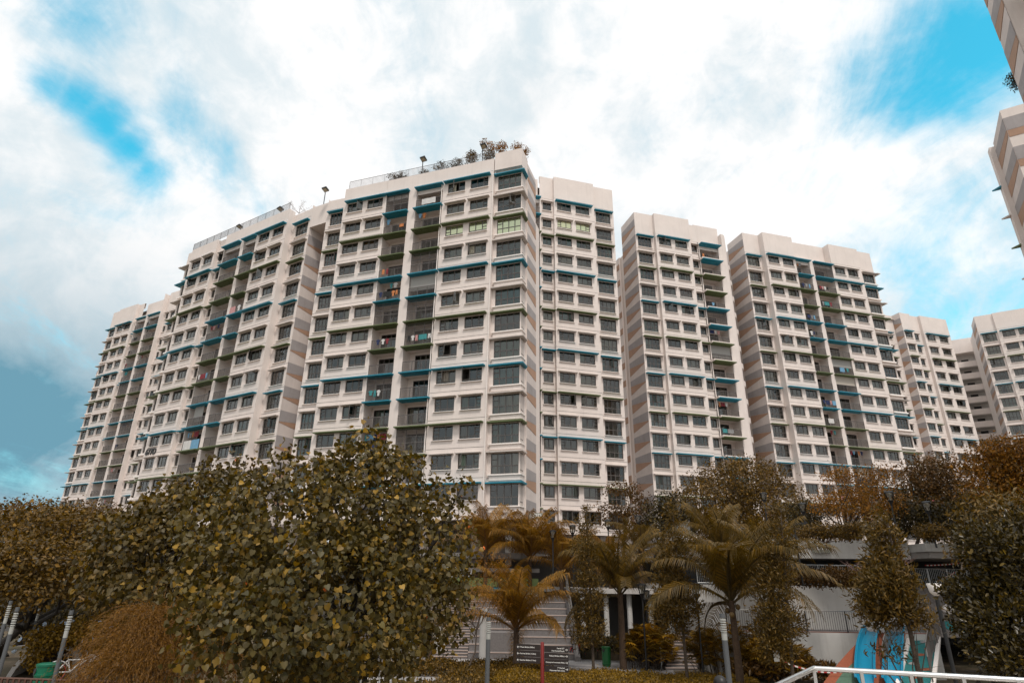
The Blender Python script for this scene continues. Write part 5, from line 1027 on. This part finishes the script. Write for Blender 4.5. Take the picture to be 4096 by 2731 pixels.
rooftree('orange-leaved small tree peeping over the raised roof corner', A, [roofblob(A, 1960, 590, 36, 20), roofblob(A, 1935, 568, 18, 10), roofblob(A, 2005, 590, 30, 24)], 120, 'orange', 84, 1975)
rooftree('sparse small tree at the tip of the raised roof corner', A, [roofblob(A, 2070, 588, 26, 22), roofblob(A, 2105, 605, 18, 20)], 65, 'orange', 85, 2080)
def baretree(label, b, px, py, r, seed):
    p = on_block(b, px, py, 1.4); w = loc2w(b, p.x, p.y, 47.7); H = p.z - 47.7; t = thing('bare_tree', label, 'tree', tuple(w)); mb = MB(); rnd = random.Random(seed); tw = mat('grey_twig', (.30, .25, .22), .8)
    def grow(a, d, l, rr, k):
        e = a + d * l; mb.tube([a, e], [rr, rr * .6], tw, 4, cap=False)
        if k:
            for _ in range(3): grow(e, (d + Vector((rnd.gauss(0, .5), rnd.gauss(0, .5), rnd.gauss(.15, .35)))).normalized(), l * .68, rr * .6, k - 1)
    mb.tube([(0, 0, 0), (0, 0, H * .4)], [.05, .04], tw, 5)
    for j in range(5): a = j * 1.26; grow(Vector((0, 0, H * .35)), Vector((math.cos(a) * .8, math.sin(a) * .5, .6)).normalized(), r, .03, 3)
    mb.build('trunk', t); return t
baretree('leafless twiggy tree on the nearest roof terrace', A, 1610, 680, .75, 1); baretree('leafless twiggy tree at the end of the wing roof terrace', B, 1205, 800, .8, 2)
# ------------------------------------------------------------------ number plates
PLATE = mat('plate_grey_green', (.26, .26, .22), .6); LETW = mat('letter_white', (.75, .73, .70), .5)
c = at_d(2142, 2063, 53.4); t = thing('number_plate', 'hanging grey plate reading 677D at the striped corner', 'sign', tuple(c), R(-4)); mb = MB(); mb.box(-.62, .62, -.06, .06, -.26, .26, PLATE); mb.build('board', t); bolt_text('677D', .46, LETW, 'lettering', t, (0, -.065, 0), (R(90), 0, 0), .012, bold=.006)
mb = MB(); mb.tube([(-.55, .3, .0), (-.55, .0, .0)], .04, STEEL, 6); mb.build('bracket', t)
p = at_y(3285, 2189, 43.0); t = thing('number_plate', 'grey plate reading 677 fixed on the podium parapet', 'sign', tuple(p), R(-2)); mb = MB(); mb.box(-.62, .62, -.10, .03, -.32, .32, PLATE); mb.build('board', t); bolt_text('677', .56, LETW, 'lettering', t, (.06, -.105, 0), (R(90), 0, 0), .015, bold=.006)
# ------------------------------------------------------------------ lamps
LCLEAR = glassmat('lantern_glass', (.9, .92, .92)); LCAP = mat('lamp_cap', (.62, .60, .58), .2, metallic=.7)
def lantern(label, px, py, d, zb, s=1.0):
    c = at_d(px, py, d); t = thing('lantern_post', label, 'street lamp', (c.x, c.y, zb), 0, 'black lantern posts'); H = c.z - zb
    mb = MB(); mb.tube([(0, 0, 0), (0, 0, H - .75 * s)], [.055 * s, .045 * s], BLK, 8); mb.build('post', t, smooth=True); mb = MB(); mb.lathe([(.04 * s, H - .85 * s), (.07 * s, H - .72 * s), (.17 * s, H - .5 * s)], BLK, 12); mb.build('cup', t, smooth=True)
    mb = MB(); mb.lathe([(.17 * s, H - .5 * s), (.27 * s, H - .05 * s)], LCLEAR, 14); mb.build('glass_shade', t, smooth=True); mb = MB(); mb.lathe([(.28 * s, H - .05 * s), (.27 * s, H), (.18 * s, H + .06 * s), (.02, H + .08 * s)], BLK, 14); mb.build('lid', t, smooth=True)
    mb = MB(); mb.lathe([(.05 * s, H - .5 * s), (.06 * s, H - .32 * s), (.17 * s, H - .2 * s), (.18 * s, H - .06 * s)], LCAP, 12); mb.build('reflector', t, smooth=True); return t
for lab, px, py, d, zb in (('black lantern post beside the 677D plate palms', 2211, 2122, 48.5, 4.3), ('black lantern post left of the slim conical tree tip', 2290, 2102, 50, 4.3), ('black lantern post right of the slim conical tree tip', 2431, 2080, 49.5, 7), ('black lantern post at the gap before the striped wall', 2551, 2063, 53, 7), ('black lantern post behind the one at the striped wall', 2558, 2086, 60, 7), ('black lantern post by the dark shrub tree', 2713, 2018, 51, 7), ('black lantern post rising from the round podium tree', 3053, 1972, 53, 7), ('black lantern post left of the airy orange tree', 3208, 2014, 46.5, 7), ('black lantern post in the airy orange tree', 3555, 1968, 45.5, 7), ('black lantern post before the brown feathery tree', 3704, 2008, 46, 7), ('black lantern post by the white columns', 2566, 2337, 40.3, 0), ('black lantern post just behind the one by the white columns', 2582, 2362, 43, 0), ('black lantern post among the fan palms', 2781, 2335, 38.5, 0)): lantern(lab, px, py, d, zb)
c = at_d(3735, 2335, 20); t = thing('dish_lamp', 'white dish-headed lamp on a black pole before the teal ramp', 'street lamp', (c.x, c.y, .3)); H = c.z - .3
mb = MB(); mb.tube([(0, 0, 0), (0, 0, 1.2)], .075, BLK, 10); mb.tube([(0, 0, 1.2), (0, 0, H - .25)], .05, BLK, 10); mb.build('post', t, smooth=True); mb = MB(); mb.lathe([(.05, H - .28), (.13, H - .2), (.17, H), (.16, H + .02)], SILL, 18); mb.build('lamp_head', t, smooth=True)
LV = mat('louvre_white', (.40, .40, .37), .4); POSTG = mat('post_grey', (.10, .105, .11), .5)
def louvre(label, px, py, d, zb, r=.048):
    c = at_d(px, py, d); t = thing('louvre_lamp', label, 'street lamp', (c.x, c.y, zb), 0, 'grey louvre lamp posts'); H = c.z - zb
    mb = MB(); mb.lathe([(r, 0), (r, H - .62)], POSTG, 14); mb.build('post', t, smooth=True); mb = MB(); mb.lathe([(r * .95, H - .62), (r * 1.0, H - .62), (r * 1.0, H - .46), (r * .8, H - .45)], LV, 14); mb.build('diffuser', t, smooth=True)
    for j in range(6): mb = MB(); mb.lathe([(r * .8, 0), (r * 1.12, .0), (r * 1.12, .025), (r * .8, .035)], LV, 14); mb.build('louvre', t, loc=(0, 0, H - .44 + .055 * j))
    mb = MB(); mb.lathe([(r * .95, H - .10), (r * 1.0, H - .10), (r * 1.0, H), (r * .9, H)], POSTG, 14); mb.build('cap', t, smooth=True)
louvre('grey louvre lamp post nearest the concrete arch and green bin', 288, 2440, 20, 1.0); louvre('shorter grey louvre lamp post at the left bank path', 72, 2427, 21, 1.0); louvre('dark louvre lamp post behind the left bank path pair', 45, 2402, 25, 1.0); louvre('slim far lamp post among woodland trunks', 162, 2420, 36, .8)
louvre('grey louvre lamp post in front of the pale column by the stairs', 1955, 2468, 21, 0, .07); louvre('tall grey louvre lamp post before the coconut-bearing palm', 2888, 2452, 18, 0, .07)
c = at_d(3175, 2095, 40); t = thing('arm_lamp', 'flat-headed dark lamp arm beside the 677 parapet', 'street lamp', (c.x, c.y, 4.76)); mb = MB(); mb.tube([(0, 0, 0), (0, 0, c.z - 4.76)], .05, BLK, 8); mb.build('post', t, smooth=True); mb = MB(); mb.box(0, .75, -.12, .12, -.05, .05, BLK); mb.build('lamp_head', t, loc=(0, 0, c.z - 4.76), rot=(0, R(-6), 0))
# ------------------------------------------------------------------ wayfinding sign and map board
RED = mat('sign_post_red', (.19, .014, .011), .4); SGN = mat('sign_board_brown', (.022, .014, .012), .45); WHT = mat('print_white', (.8, .78, .74), .6)
c = at_d(2169, 2565, 31.5); t = thing('wayfinding_sign', 'red post with dark finger boards pointing to bridges and the waterway park', 'sign', (c.x, c.y, 0)); H = c.z
mb = MB(); mb.lathe([(.085, 0), (.085, H - .06), (.06, H - .01), (.01, H)], RED, 14); mb.build('post', t, smooth=True)
def board(side, z, l1, l2, h=.245, small=''):
    L_ = 1.12; x0 = .095 if side > 0 else -.095 - L_; e = link('sign_board', None, None)
    mb = MB(); mb.box(0, L_, -.02, .02, -h / 2, h / 2, SGN); bpy.data.objects.remove(e); o = mb.build('sign_board', t, loc=(x0, 0, z), rot=(0, R(1.5 if side < 0 else 1.5), 0))
    ax = .09 if side < 0 else L_ - .09; s = -1 if side < 0 else 1; ar = MB(); ar.box(-.055, .055, -.004, 0, -.009, .009, WHT); ar.prism([(s * .065, 0, 0), (s * .02, 0, .045), (s * .0, 0, .045), (s * .045, 0, 0), (s * .0, 0, -.045), (s * .02, 0, -.045)], (0, -.004, 0), WHT); ar.build('arrow', o, loc=(ax, -.021, 0))
    al = 'LEFT' if side < 0 else 'RIGHT'; tx = .18 if side < 0 else L_ - .18
    if l2: bolt_text(l1, .078, WHT, 'lettering', o, (tx, -.022, .052), (R(90), 0, 0), .002, al, .0015); bolt_text(l2, .078, WHT, 'lettering', o, (tx, -.022, -.058), (R(90), 0, 0), .002, al, .0015)
    else: bolt_text(l1 + ' ' + small, .080 if len(l1) < 16 else .066, WHT, 'lettering', o, (tx, -.022, 0), (R(90), 0, 0), .002, al, .0015)
for j, (a, s) in enumerate((('Wave Bridge', '(300m)'), ('Sunrise Bridge', '(1.6km)'), ('Sunrise Bridge', '(1.7km)'))): board(-1, H - .22 - .27 * j, a, None, small=s)
board(1, H - .30, 'Damai LRT', '(Via Punggol Road)'); board(1, H - .57, 'Kelong Bridge', None, small='(400m)'); board(1, H - .84, 'Watersports Promenade', None, small='(700m)'); board(1, H - 1.11, 'P  Punggol', 'Waterway Park (1km)')
c = at_z(1750, 2628, 0); t = thing('map_board', 'pale slanted map board at the foot of the narrow stair', 'sign', tuple(c), R(12)); mb = MB(); mb.prism([(-.5, 0, 0), (.5, 0, 0), (.5, 0, 1.75), (-.5, 0, 2.05)], (0, .12, 0), mat('map_board_cream', (.50, .47, .42), .6)); mb.build('panel', t); mb = MB(); mb.box(-.36, .46, -.012, -.004, .95, 1.6, mat('map_print', (.56, .50, .40), .6, var=.25, vscale=14, color2=(.42, .36, .26))); mb.build('map_print', t)
mb = MB()
for i in range(5):
    for j in range(3): mb.box(-.32 + i * .15, -.30 + i * .15, -.012, -.004, .35 + j * .16, .37 + j * .16, WHT)
mb.build('print_dots', t)
# ------------------------------------------------------------------ bins and bicycles
def bin_(label, pos, r, h, col_, lid=False):
    m = mat('bin_' + label[:6], col_, .4); t = thing('litter_bin', label, 'bin', tuple(pos)); mb = MB(); mb.lathe([(r * .92, 0), (r * .92, h * .12), (r * 1.03, h * .13), (r * 1.03, h * .17), (r * .95, h * .18), (r, h * .72)] + ([(r * 1.06, h * .73), (r * 1.06, h * .78), (r, h * .79)] if lid else []) + [(r, h * .94)], m, 22); mb.build('body', t, smooth=True); mb = MB(); mb.lathe([(r * 1.06, h * .94), (r * 1.06, h * .985), (r * .9, h), (.01, h * 1.005)], m, 22); mb.build('rim', t, smooth=True)
    mb = MB(); mb.lathe([(r * .32, -.01), (r * .32, .02)], DARKM, 14); mb.build('slot', t, loc=(-r * .72, -r * .72, h * .82), rot=(R(90), 0, R(-45)))
bin_('green cylindrical litter bin on the plaza by the parked bicycles', at_z(2427, 2664, 0), .27, 1.10, (.012, .105, .03))
bl = at_d(197, 2650, 25); bin_('teal green litter bin with lid beside the concrete arch', (bl.x, bl.y, bl.z - 1.2), .30, 1.2, (.0, .13, .065), True)
TYRE = mat('tyre', (.02, .02, .02), .8)
def bicycle(label, pos, rz, col_, col2, tag_):
    fm = mat('bike_' + tag_, col_, .35); rm = mat('bike_rim_' + tag_, col2, .4); t = thing('bicycle', label, 'bicycle', tuple(pos), rz, None); rw = .33
    for x in (-.52, .52):
        mb = MB(); mb.tube([(rw * math.cos(a), 0, rw * math.sin(a)) for a in [2 * math.pi * j / 24 for j in range(25)]], .022, TYRE, 6, cap=False); w = mb.build('wheel', t, smooth=True, loc=(x, 0, rw)); mb = MB(); mb.tube([((rw - .03) * math.cos(a), 0, (rw - .03) * math.sin(a)) for a in [2 * math.pi * j / 24 for j in range(25)]], .012, rm, 5, cap=False)
        for j in range(9): a = 2 * math.pi * j / 9; mb.tube([(0, 0, 0), ((rw - .03) * math.cos(a), 0, (rw - .03) * math.sin(a))], .004, STEEL, 4)
        mb.build('rim', w, smooth=True)
        mb = MB(); mb.tube([((rw + .05) * math.cos(a), 0, (rw + .05) * math.sin(a)) for a in [R(30 + 120 * j / 10) for j in range(11)]], .02, fm, 6); mb.build('mudguard', t, smooth=True, loc=(x, 0, rw))
    mb = MB(); bb = (-.08, 0, .32); hd = (.36, 0, .78); st_ = (-.22, 0, .72)
    for a, b in ((bb, st_), (bb, hd), (st_, (.36, 0, .70)), (bb, (-.52, 0, .33)), (st_, (-.52, 0, .33)), (hd, (.52, 0, .33))): mb.tube([a, b], .024, fm, 7)
    mb.build('frame', t, smooth=True); mb = MB(); mb.tube([st_, (-.25, 0, .86)], .016, STEEL, 6); mb.build('seat_post', t); mb = MB(); mb.prism([(-.40, -.08, 0), (-.40, .08, 0), (-.15, .03, 0), (-.12, 0, 0), (-.15, -.03, 0)], (0, 0, .06), BLK); mb.build('saddle', t, loc=(0, 0, .86))
    mb = MB(); mb.tube([hd, (.33, 0, .98)], .016, STEEL, 6); mb.tube([(.22, -.28, 1.0), (.33, -.15, .98), (.33, .15, .98), (.22, .28, 1.0)], .016, BLK, 6); mb.build('handlebar', t, smooth=True); mb = MB(); mb.prism([(.42, -.15, .62), (.72, -.15, .66), (.74, -.15, .86), (.42, -.15, .84)], (0, .3, 0), fm); mb.build('basket', t)
bk = at_d(281, 2716, 30.2); bicycle('white bicycle with red front hub by the concrete arch', (bk.x, bk.y, 1.12), R(42), (.55, .55, .54), (.4, .05, .03), 'white')
for j, (px, lab) in enumerate(((2300, 'red bicycle half hidden by the stair railing end'), (2345, 'red bicycle behind the slim conical tree trunk'), (2385, 'red bicycle parked closest to the green bin'))):
    q = at_z(px, 2632, 0); bicycle(lab, (q.x, q.y, .004), R(62 + 14 * j), (.42, .02, .02), (.35, .03, .02), 'red')
# ------------------------------------------------------------------ concrete arch with flowering vine
ac = at_d(215, 2680, 34); ag = hgt(ac.x, ac.y); t = thing('concrete_arch', 'curved concrete shelter shell under a flowering vine', 'shelter', (ac.x, ac.y, ag - .1), R(20)); mb = MB(); n = 14
for (r1, r2, y0, y1) in ((1.12, 1.26, -.6, 1.6),):
    for j in range(n):
        a0, a1 = math.pi * j / n, math.pi * (j + 1) / n
        q = lambda r, a, y: (r * 1.15 * math.cos(a), y, r * math.sin(a) * 1.12)
        for (ra, rb, ya, yb) in ((r2, r2, y0, y1), (r1, r1, y0, y1)): mb.quad(q(ra, a0, ya), q(ra, a1, ya), q(ra, a1, yb), q(ra, a0, yb), CONC)
        mb.quad(q(r1, a0, y0), q(r2, a0, y0), q(r2, a1, y0), q(r1, a1, y0), CONC)
mb.build('shell', t, smooth=True); mb = MB(); mb.box(-1.4, 1.4, 1.3, 1.5, 0, 1.4, mat('arch_back', (.10, .06, .05), .9)); mb.build('back_wall', t)
mb = MB(); mb.tube([(.95, -.7, 0), (1.02, -.75, .6), (.8, -.7, 1.2), (.95, -.5, 1.75)], [.28, .22, .18, .12], mat('grey_stump', (.26, .23, .20), .9, var=.3, vscale=6), 10); mb.build('stump', t, smooth=True)
tree('flowering_vine', 'vine mound with pale blue flowers draped over the concrete arch', (ac.x, ac.y, ag), [pb(240, 2545, 33.6, 110, 36, 70), pb(330, 2530, 33.6, 120, 40, 80), pb(420, 2565, 33.4, 90, 60, 80), pb(145, 2610, 33.2, 28, 60, 40), pb(470, 2620, 33, 70, 60, 70), pb(180, 2565, 33.4, 60, 34, 50)], 1000, 11, .16, .13, 'hedge', 'diamond', r0=.05, seed=91, shell=.55, cat='vine', flowers=(46, .085, (.52, .66, .85), 'pale blue'))
P = [at_d(-60 + 70 * j, 2709 + 2.2 * j, 20) for j in range(9)]; fz = sum(p.z for p in P) / len(P)
t = thing('slat_fence', 'brown close-slatted fence along the left bank', 'fence', (P[0].x, P[0].y, hgt(P[0].x, P[0].y))); SLB = mat('brown_slat', (.10, .045, .028), .7); o0 = Vector((P[0].x, P[0].y, hgt(P[0].x, P[0].y))); rail = MB(); rail.tube([p - o0 for p in P], .03, SLB, 6); rail.build('top_rail', t); slm = None; cnt = 0; rest = MB()
for j in range(len(P) - 1):
    m_ = int((P[j + 1] - P[j]).length / .105)
    for i in range(m_):
        q = P[j].lerp(P[j + 1], i / m_) - o0
        if slm is None: k_ = MB(); k_.box(-.02, .02, -.035, .035, -1.3, 0, SLB); slm = k_.mesh('slat')
        link('slat', slm, t, tuple(q), (0, 0, R(20)))
# ------------------------------------------------------------------ near footbridge ramp and the person on it
cA, cB, cC = at_z(3255, 2671, 3.75), at_z(4300, 2731, 3.75), at_z(2950, 2815, 3.75)
t = thing('footbridge', 'footbridge ramp with bright steel handrail in front of the playground', 'bridge', (cA.x, cA.y, 0)); o0 = Vector((cA.x, cA.y, 0))
MESHP = mat('perforated_panel', (.34, .31, .29), .6)
for nm, dz, r, off in (('handrail', 0, .032, 0), ('middle_rail', -.20, .024, .05)):
    mb = MB(); mb.tube([cC - o0 + Vector((off, -off, dz)), cA - o0 + Vector((0, -off, dz)), cB - o0 + Vector((0, -off, dz))], r, STEELW, 12); mb.build(nm, t, smooth=True)
dr = (cB - cA).normalized(); L_ = (cB - cA).length
for j in range(6):
    q = cA - o0 + dr * (L_ * j / 5); mb = MB(); mb.box(-.02, .02, -.045, .045, -1.1, 0, STEELW); mb.build('post', t, loc=tuple(q), rot=(0, 0, math.atan2(dr.y, dr.x)))
mb = MB(); a = cA - o0; b = cB - o0; mb.quad(tuple(a + Vector((0, -.02, -.30))), tuple(b + Vector((0, -.02, -.30))), tuple(b + Vector((0, -.02, -1.0))), tuple(a + Vector((0, -.02, -1.0))), MESHP); mb.build('panel', t)
mb = MB(); mb.prism([tuple(a + Vector((0, .1, -1.25))), tuple(b + Vector((0, .1, -1.25))), tuple(b + Vector((1.2, -3.0, -1.25))), tuple(cC - o0 + Vector((.3, -1.2, -1.25))), tuple(cC - o0 + Vector((0, .1, -1.25)))], (0, 0, .15), CONC); mb.build('deck', t)
for q in (a.lerp(b, .2), a.lerp(b, .8)): mb = MB(); mb.lathe([(.3, 0), (.3, 2.5)], CONC, 12); mb.build('pier', t, loc=(q.x, q.y - 1.2, 0))
hp = at_d(2877, 2705, 11); zfl = hp.z - 1.66
t2 = thing('lower_landing', 'concrete landing of the footbridge ramp', 'platform', (hp.x, hp.y, 0)); mb = MB(); mb.box(-1.6, 1.4, -1.4, .9, zfl - .2, zfl, CONC); mb.build('deck', t2); mb = MB(); mb.lathe([(.25, 0), (.25, zfl - .2)], CONC, 12); mb.build('pier', t2)
def person(label, pos, rz):
    t = thing('person', label, 'person', tuple(pos), rz); me = bpy.data.meshes.new('body'); J = {'pel': (0, 0, .90, .15), 'ch': (0, 0, 1.22, .16), 'nk': (0, .01, 1.40, .06), 'hd0': (0, -.01, 1.48, .075), 'hd': (0, -.02, 1.56, .085)}
    V = [(0, 0, .90), (0, 0, 1.1), (0, 0, 1.30), (0, .01, 1.41), (0, -.01, 1.49), (0, -.015, 1.575), (.17, 0, 1.33), (.22, .02, 1.08), (.20, -.10, .86), (-.17, 0, 1.33), (-.22, .02, 1.08), (-.20, -.10, .86), (.09, 0, .84), (.10, -.02, .47), (.10, .02, .07), (.10, -.14, .04), (-.09, 0, .84), (-.10, -.02, .47), (-.10, .02, .07), (-.10, -.14, .04)]
    E_l = [(0, 1), (1, 2), (2, 3), (3, 4), (4, 5), (2, 6), (6, 7), (7, 8), (2, 9), (9, 10), (10, 11), (0, 12), (12, 13), (13, 14), (14, 15), (0, 16), (16, 17), (17, 18), (18, 19)]
    rr = [.14, .13, .15, .055, .075, .08, .06, .045, .035, .06, .045, .035, .085, .06, .045, .035, .085, .06, .045, .035]
    me.from_pydata(V, E_l, []); o = link('body', me, t); md = o.modifiers.new('skin', 'SKIN'); 
    for v, r in zip(me.skin_vertices[0].data, rr): v.radius = (r, r * .8)
    me.skin_vertices[0].data[0].use_root = True; o.modifiers.new('sub', 'SUBSURF').levels = 2; dg = bpy.context.evaluated_depsgraph_get(); m2 = bpy.data.meshes.new_from_object(o.evaluated_get(dg)); o.modifiers.clear(); o.data = m2; m2.materials.clear()
    for m in (mat('skin', (.40, .24, .16), .5), mat('shirt_navy', (.03, .035, .06), .8), mat('trousers_grey', (.05, .05, .055), .8)): m2.materials.append(m)
    for p in m2.polygons:
        c = p.center; p.material_index = 0 if (c.z > 1.385 or (abs(c.x) > .15 and c.z < 1.02)) else (1 if c.z > .88 else 2); p.use_smooth = True
    mb = MB(); n = 12
    for k in range(7):
        ph = R(-20 + 110 * k / 6)
        for j in range(n): a = 2 * math.pi * j / n; mb.v.append((.098 * math.cos(ph) * math.cos(a), .112 * math.cos(ph) * math.sin(a) + .012, .105 * math.sin(ph)))
    for k in range(6):
        for j in range(n): mb.f.append((k * n + j, k * n + (j + 1) % n, (k + 1) * n + (j + 1) % n, (k + 1) * n + j)); mb.m.append(mb.mi(mat('hair_black', (.012, .010, .009), .45)))
    mb.build('hair', t, smooth=True, loc=(0, .0, 1.58))
    for s in (-1, 1): mb = MB(); mb.lathe([(.002, -.03), (.018, -.01), (.018, .01), (.002, .03)], MATS['skin'], 8); mb.build('ear', t, loc=(s * .085, .0, 1.56), smooth=True)
    mb = MB(); mb.prism([(-.012, -.085, 1.54), (.012, -.085, 1.54), (0, -.085, 1.585)], (0, -.025, 0), MATS['skin']); mb.build('nose', t)
person('person with short black hair walking on the footbridge landing', (hp.x, hp.y, zfl), R(200))
# ------------------------------------------------------------------ barrier tape, notice, coverings
def tape(label, p0, p1, sag=.12):
    t = thing('barrier_tape', label, 'tape', tuple(p0)); p0, p1 = Vector(p0), Vector(p1); n = 22; rd = mat('tape_red', (.45, .03, .03), .5)
    for m, par in ((rd, 0), (WHT, 1)):
        mb = MB()
        for j in range(par, n, 2):
            f = lambda u: p0.lerp(p1, u) - p0 + Vector((0, 0, -sag * 4 * u * (1 - u))); a, b = f(j / n), f((j + 1) / n); mb.quad(a, b, b + Vector((0, 0, .07)), a + Vector((0, 0, .07)), m)
        mb.build('red_stripes' if m is rd else 'white_stripes', t)
tape('red and white tape strung low across the orange slope', at_y(3140, 2650, 33.2), at_y(3420, 2680, 33.2), .25); tape('red and white tape tied along the timber slope railing', at_y(3700, 2262, 43.6), at_y(3860, 2250, 43.6), .05); tape('red and white tape slanting down the timber slope railing', at_y(3820, 2290, 43.5), at_y(3745, 2328, 43.5), .02)
q = at_d(3107, 2622, 32.8); mb = MB(); mb.box(-.14, .14, -.01, .01, -.22, .22, WHT); tag(mb.build('paper_notice', loc=tuple(q)), 'white paper notice tied to the dense conical tree trunk', 'notice')
# ------------------------------------------------------------------ things on the balconies
GC = [('navy', (.02, .03, .09)), ('white', (.62, .60, .58)), ('teal', (.05, .25, .26)), ('orange', (.55, .20, .07)), ('maroon', (.22, .03, .04)), ('grey', (.25, .25, .25)), ('pink', (.55, .28, .27)), ('black', (.02, .02, .02)), ('sky blue', (.16, .34, .50))]
def cloth_mesh(kind, w, h, m):
    mb = MB()
    if kind == 'shirt': mb.prism([(-w * .3, 0, 0), (w * .3, 0, 0), (w * .3, 0, h * .62), (w * .5, 0, h * .55), (w * .55, 0, h * .75), (w * .25, 0, h), (-w * .25, 0, h), (-w * .55, 0, h * .75), (-w * .5, 0, h * .55), (-w * .3, 0, h * .62)], (0, .02, 0), m)
    elif kind == 'trousers': mb.prism([(-w * .35, 0, 0), (-w * .1, 0, 0), (0, 0, h * .6), (w * .1, 0, 0), (w * .35, 0, 0), (w * .3, 0, h), (-w * .3, 0, h)], (0, .02, 0), m)
    else:
        n = 8
        for j in range(n): x0, x1 = -w / 2 + w * j / n, -w / 2 + w * (j + 1) / n; y0, y1 = .03 * math.sin(j * 1.7), .03 * math.sin((j + 1) * 1.7); mb.quad((x0, y0, 0), (x1, y1, 0), (x1, y1, h), (x0, y0, h), m); mb.quad((x0, y0 + .02, 0), (x0, y0 + .02, h), (x1, y1 + .02, h), (x1, y1 + .02, 0), m)
    return mb.mesh(kind)
BN = {A: 'nearest block', B: 'wing with lettering', C: 'farthest block', D: 'plain-parapet block', E_: 'round-balcony block', F_: 'long block'}
def side_txt(b, a, b2):
    c_ = (a + b2) / 2
    if b is A: return 'wide' if c_ > -9 else 'narrow'
    if b is B: return 'narrow' if c_ > -8.6 else 'wide'
    if b is C: return 'wide' if c_ > 6 else 'narrow'
    if b is F_: return 'narrow' if c_ < 3.2 else 'wide'
    return 'front'
cols = {}
def garment(b, k, span, y, zf, zl, x, kind, ci, w, h, high, sides):
    cn, cc = GC[ci]; m = mat('cloth_' + cn, cc, .9, var=.1); z = (zl - .35 - h) if high else (zf + 1.1 - h); wp = loc2w(b, x, y + (-.02 if not high else .25), z)
    nm = {'shirt': 'hanging_shirt', 'trousers': 'hanging_trousers', 'sheet': 'hanging_sheet'}[kind]; key = (id(b), k, sides, cn, kind); n = cols.get(key, 0); cols[key] = n + 1
    if n: return
    o = link(nm, cloth_mesh(kind, w, h, m), None, tuple(wp), (0, 0, b.e.rotation_euler.z)); tag(o, f'{cn} {kind} drying on a {sides} balcony, {FLOOR_TXT[k-1]} storey of the {BN[b]}', 'laundry', 'laundry on the balconies')
for (b, k, span, y, zf, u, zl) in CLUTTER[:70]:
    if b not in BN: continue
    r = random.Random(int(u * 1e6)); sd_ = side_txt(b, *span); n = r.choice([2, 3, 4, 5]) if b in (A, F_, B) else r.choice([1, 2, 3]); x = span[0]
    high = r.random() < .5
    for j in range(n):
        kind = r.choice(['shirt', 'shirt', 'trousers', 'sheet']); w = r.uniform(.35, .5) if kind != 'sheet' else r.uniform(.6, 1.0); h = r.uniform(.5, .7); x += w * .55
        if x > span[1]: break
        garment(b, k, span, y, zf, zl, x, kind, r.randrange(len(GC)), w, h, high, sd_); x += w * .55
def special(b, k, x, kind, ci, w, h, high=False, span=None):
    zl = b.zrow(k); garment(b, k, None, 0, zl - 2.52, zl, x, kind, ci, w, h, high, side_txt(b, x, x))
special(A, 11, -12.35, 'sheet', 1, .95, 1.5); special(A, 11, -11.3, 'sheet', 0, .85, 1.1); special(A, 11, -12.6, 'trousers', 2, .4, .6, True); special(A, 11, -11.2, 'trousers', 3, .4, .6, True); special(A, 1, -7.5, 'sheet', 1, 1.7, .75); special(A, 2, -12.6, 'shirt', 8, .5, .7, True); special(A, 2, -10.7, 'sheet', 3, .5, .4)
special(A, 5, -10.9, 'shirt', 1, .5, .6, True); special(A, 5, -11.4, 'shirt', 2, .4, .6, True); special(A, 5, -12.4, 'shirt', 1, .4, .6); special(A, 5, -11.7, 'trousers', 3, .4, .65); special(A, 7, -11.6, 'shirt', 1, .4, .6); special(A, 7, -11.1, 'shirt', 4, .4, .6); special(A, 7, -12.2, 'shirt', 0, .4, .6)
special(B, 10, -11.6, 'sheet', 1, 1.5, 1.3); special(B, 10, -10.0, 'sheet', 8, 1.5, 1.3); special(B, 4, -7.9, 'sheet', 6, 1.1, .9); special(B, 4, -6.6, 'shirt', 1, .6, .8)
special(F_, 2, .8, 'shirt', 0, .5, .6); special(F_, 2, 1.4, 'shirt', 5, .5, .6); special(F_, 2, 2.0, 'trousers', 8, .4, .7); special(F_, 11, 1.2, 'shirt', 4, .4, .6, True); special(F_, 11, 1.8, 'shirt', 2, .4, .6, True); special(F_, 10, 1.3, 'sheet', 1, 1.0, .7); special(F_, 7, 5.2, 'sheet', 8, .9, .7); special(F_, 7, 6.2, 'shirt', 2, .5, .6)
o = link('hanging_sheet', cloth_mesh('sheet', 1.0, 1.1, mat('cloth_orange', (.55, .2, .07), .9)), None, tuple(loc2w(C, -9.35, .9, C.zrow(4) - 2.0)), (0, 0, C.e.rotation_euler.z + R(90))); tag(o, 'orange cloth hung out of a corner window of the farthest block', 'laundry', 'laundry on the balconies')

c = at_d(4052, 316, 40.5); tree('ledge_bush', 'small bush growing out of the near tower panels', (c.x + .5, c.y + .3, c.z - .6), [(c.x, c.y, c.z, .42, .42, .42), (c.x + .25, c.y + .1, c.z - .35, .3, .3, .3)], 90, 8, .08, .10, 'dark', 'diamond', r0=.03, seed=95, shell=.3, cat='bush')
